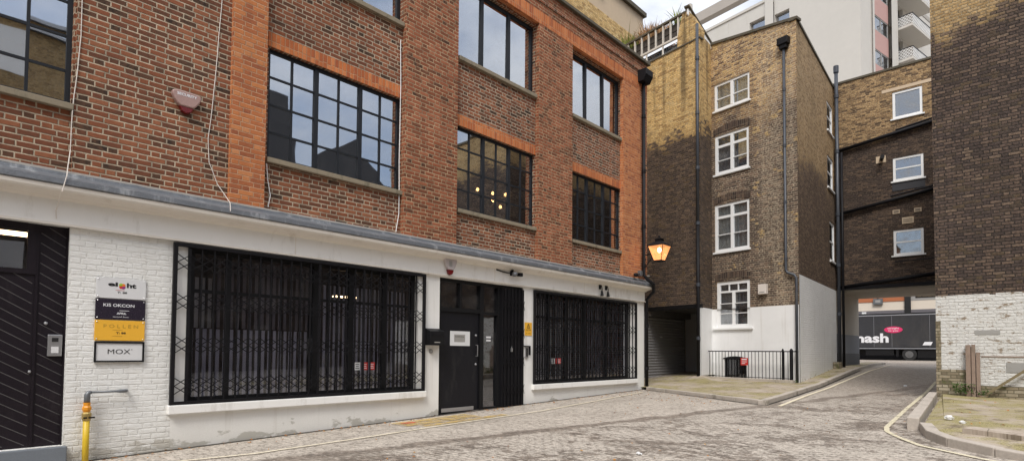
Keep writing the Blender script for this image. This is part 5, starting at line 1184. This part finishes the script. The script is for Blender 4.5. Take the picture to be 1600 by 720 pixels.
m = MB(); q = [FT.P(-17.5, -9, 0), FT.P(-17.5, -.01, 0), FT.P(0, -.01, 0), FU.P(22, -.01, 0), FU.P(22, -9, 0)]
obj('roof', MB().prism([p[:2] for p in q], 37.0 - 2.2, 35.2), 'concrete', Tw)
m = MB(); a_, b_, c_ = FT.P(-17.5, 0, 0), FU.P(22, 0, 0), FU.P(22, -17, 0)
m.quad((a_[0], a_[1], 8), (c_[0], c_[1], 8), (c_[0], c_[1], 35), (a_[0], a_[1], 35)); m.quad((b_[0], b_[1], 8), (c_[0], c_[1], 8), (c_[0], c_[1], 35), (b_[0], b_[1], 35)); obj('back_wall', m, 'tower', Tw, closed=False)

# street frontage behind the lorry
Sf = thing('shop_building', (-9, 54, .92), 'low shopfront across the street with cream band and orange fascia behind the lorry', 'building')
Fs = Fr((0, 53.6), (1, 0), (0, -1))
obj('shop_wall', MB().box(Fs, -30, 8, -6, 0, 4.85, 5.55), 'shopcream', Sf); obj('fascia', MB().box(Fs, -30, -8.0, -6, .04, 5.56, 8.0), 'shopred', Sf); obj('upper_wall', MB().box(Fs, -7.6, 8, -6, .02, 5.56, 8.0), 'greymetal', Sf)
obj('ground_wall', MB().box(Fs, -30, 8, -5.9, -.1, .5, 4.60), 'interior', Sf); obj('fascia_trim', MB().box(Fs, -30, 8, -5.9, .08, 4.60, 4.85), 'blinddark', Sf); obj('post', MB().box(Fs, -8.0, -7.6, 0, .15, .9, 8), 'ink', Sf)
window(Sf, Fs, -7.3, -6.0, 5.75, 6.6, [(-6.9, .05)], [], fw=.06, d=.05, t=.04, mat='black', gl='gl_far')
obj('lamp', MB().box(Fs, -10.9, -10.6, .08, .2, 4.62, 4.76), 'white', Sf)
t = thing('hanging_sign', (-9.75, 53.4, 5.3), 'small green-grey sign board on the fascia across the street', 'sign'); obj('board', MB().box(Fs, -10.1, -9.45, .05, .2, 5.36, 5.82), 'greypipe', t); obj('bracket', MB().box(Fs, -9.8, -9.75, .05, .3, 5.82, 5.9), 'blackiron', t)
obj('lightbox', MB().box(Fs, -9.95, -9.6, .2, .21, 5.5, 5.7), 'greymetal', t)

# ------------------------------------------------------------------ building rising behind the frontage
N = thing('rear_building', (-14, 16, 0), 'cream rendered and yellow brick building rising behind the red brick parapet', 'building')
FN = Fr((-13, 0), (0, 1), (1, 0))
obj('brick_wall', MB().box(FN, 2, 15.65, -3.5, 0, 10.16, 15.30).box(FN, 15.65, 19.6, -3.5, 0, 0, 15.30).box(FN, 19.6, 22.4, -3.5, 0, 12.8, 15.30), 'plain_brick', N); obj('rendered_wall', MB().box(FN, 2, 22.4, -3.5, -.02, 15.30, 16.5), 'tan', N)
obj('coping', MB().box(FN, 1.9, 22.5, -3.6, .12, 16.5, 16.68), 'coping', N); obj('vent', MB().box(FN, 18.6, 19.1, 0, .1, 16.0, 16.5), 'coping', N)

# ------------------------------------------------------------------ buildings behind the camera side, seen in the window glass
Q = thing('gabled_building', (17, 17, 0), 'dark brick gabled house opposite, seen only as a reflection in the black windows', 'building')
obj('wall', MB().box(W, 14, 24, 9.5, 27, -.2, 11.8), 'C', Q)
obj('roof', MB().hexa([(13.8, 15.0, 11.8), (24, 15.0, 11.8), (24, 23.4, 11.8), (13.8, 23.4, 11.8), (13.8, 19.0, 14.6), (24, 19.0, 14.6), (24, 19.3, 14.6), (13.8, 19.3, 14.6)]), 'slate', Q)
obj('chimney', MB().box(W, 14, 15.3, 12.9, 15.2, 11.8, 16.4), 'slate', Q); obj('chimney', MB().box(W, 14, 15, 24.5, 25.4, 11.8, 14.0), 'plain_brick', Q)
Q = thing('terraced_building', (13, -5, 0), 'plain stock brick terrace opposite the frontage, behind the camera', 'building')
obj('wall', MB().box(W, 13, 22, -25, 5.4, -.4, 15.0), 'R', Q); obj('roof', MB().hexa([(12.8, -25, 15), (22, -25, 15), (22, 5.6, 15), (12.8, 5.6, 15), (17, -25, 17), (18, -25, 17), (18, 5.6, 17), (17, 5.6, 17)]), 'slate', Q)
m = MB()
for y in range(-22, 5, 4):
    for z in (1.0, 4.2, 7.4, 10.6, 13.0): m.box(W, 12.98, 13.02, y, y + 1.3, z, z + 1.6)
obj('window', m, 'white', Q)

# ------------------------------------------------------------------ sky, sun, camera
w = bpy.data.worlds.new('World'); S.world = w; w.use_nodes = True; nt = w.node_tree; nt.nodes.clear()
out = nt.nodes.new('ShaderNodeOutputWorld'); bg = nt.nodes.new('ShaderNodeBackground'); sky = nt.nodes.new('ShaderNodeTexSky')
sky.sky_type = 'NISHITA'; sky.sun_disc = False; SE, SA = R(50), R(150)       # sun behind the camera's right shoulder
sky.sun_elevation = SE; sky.sun_rotation = SA; sky.air_density = 1.0; sky.dust_density = 2.0; sky.ozone_density = 1.5
tc = nt.nodes.new('ShaderNodeTexCoord'); mp = nt.nodes.new('ShaderNodeMapping'); mp.inputs['Scale'].default_value = (1, 1, 2.2); nz = nt.nodes.new('ShaderNodeTexNoise'); nz.inputs['Scale'].default_value = 1.9; nz.inputs['Detail'].default_value = 8; nz.inputs['Roughness'].default_value = .58
rp = nt.nodes.new('ShaderNodeValToRGB'); rp.color_ramp.elements[0].position = .30; rp.color_ramp.elements[1].position = .56
mx = nt.nodes.new('ShaderNodeMix'); mx.data_type = 'RGBA'; mx.inputs[7].default_value = (7.9, 8.1, 8.5, 1)
L_ = nt.links.new
L_(tc.outputs['Generated'], mp.inputs[0]); L_(mp.outputs[0], nz.inputs['Vector']); L_(nz.outputs[0], rp.inputs[0])
sx = nt.nodes.new('ShaderNodeSeparateXYZ'); L_(tc.outputs['Generated'], sx.inputs[0]); mr = nt.nodes.new('ShaderNodeMapRange'); L_(sx.outputs[2], mr.inputs[0]); mr.inputs[1].default_value = 0; mr.inputs[2].default_value = 1; mr.inputs[3].default_value = .12; mr.inputs[4].default_value = 1.35
cm = nt.nodes.new('ShaderNodeVectorMath'); cm.operation = 'SCALE'; cm.inputs[0].default_value = (8.2, 8.4, 8.85); L_(mr.outputs[0], cm.inputs[3]); L_(cm.outputs[0], mx.inputs[7])
L_(rp.outputs[0], mx.inputs[0]); L_(sky.outputs[0], mx.inputs[6]); L_(mx.outputs[2], bg.inputs[0]); bg.inputs[1].default_value = .10; L_(bg.outputs[0], out.inputs[0])
ld = bpy.data.lights.new('sun', 'SUN'); ld.energy = 1.5; ld.angle = R(20); ld.color = (1, .955, .90); lo = bpy.data.objects.new('sun', ld); C.objects.link(lo)
dv = Vector((math.sin(SA) * math.cos(SE), math.cos(SA) * math.cos(SE), math.sin(SE)))    # direction towards the sun
lo.rotation_euler = dv.to_track_quat('Z', 'Y').to_euler(); lo.location = (5, -5, 20)

cd = bpy.data.cameras.new('camera'); co = bpy.data.objects.new('camera', cd); C.objects.link(co); S.camera = co
pitch, roll, yaw = .03671, .00766, .7531
fwd = Vector((-math.sin(yaw) * math.cos(pitch), math.cos(yaw) * math.cos(pitch), math.sin(pitch))); right = Vector((math.cos(yaw), math.sin(yaw), 0)); up = right.cross(fwd)
r2 = right * math.cos(roll) + up * math.sin(roll); u2 = -right * math.sin(roll) + up * math.cos(roll)
co.matrix_world = Matrix(((r2.x, u2.x, -fwd.x, 0), (r2.y, u2.y, -fwd.y, 0), (r2.z, u2.z, -fwd.z, EYE), (0, 0, 0, 1)))
cd.sensor_width = 36; cd.lens = 889.5 / 1600 * 36; cd.shift_y = (515.1 - 360) / 1600; cd.clip_start = .05; cd.clip_end = 500
v = S.view_settings; v.view_transform = 'Standard'; v.look = 'None'; v.exposure = 0.88; v.gamma = 1
S.cycles.use_denoising = True; S.cycles.max_bounces = 6; S.cycles.transparent_max_bounces = 12
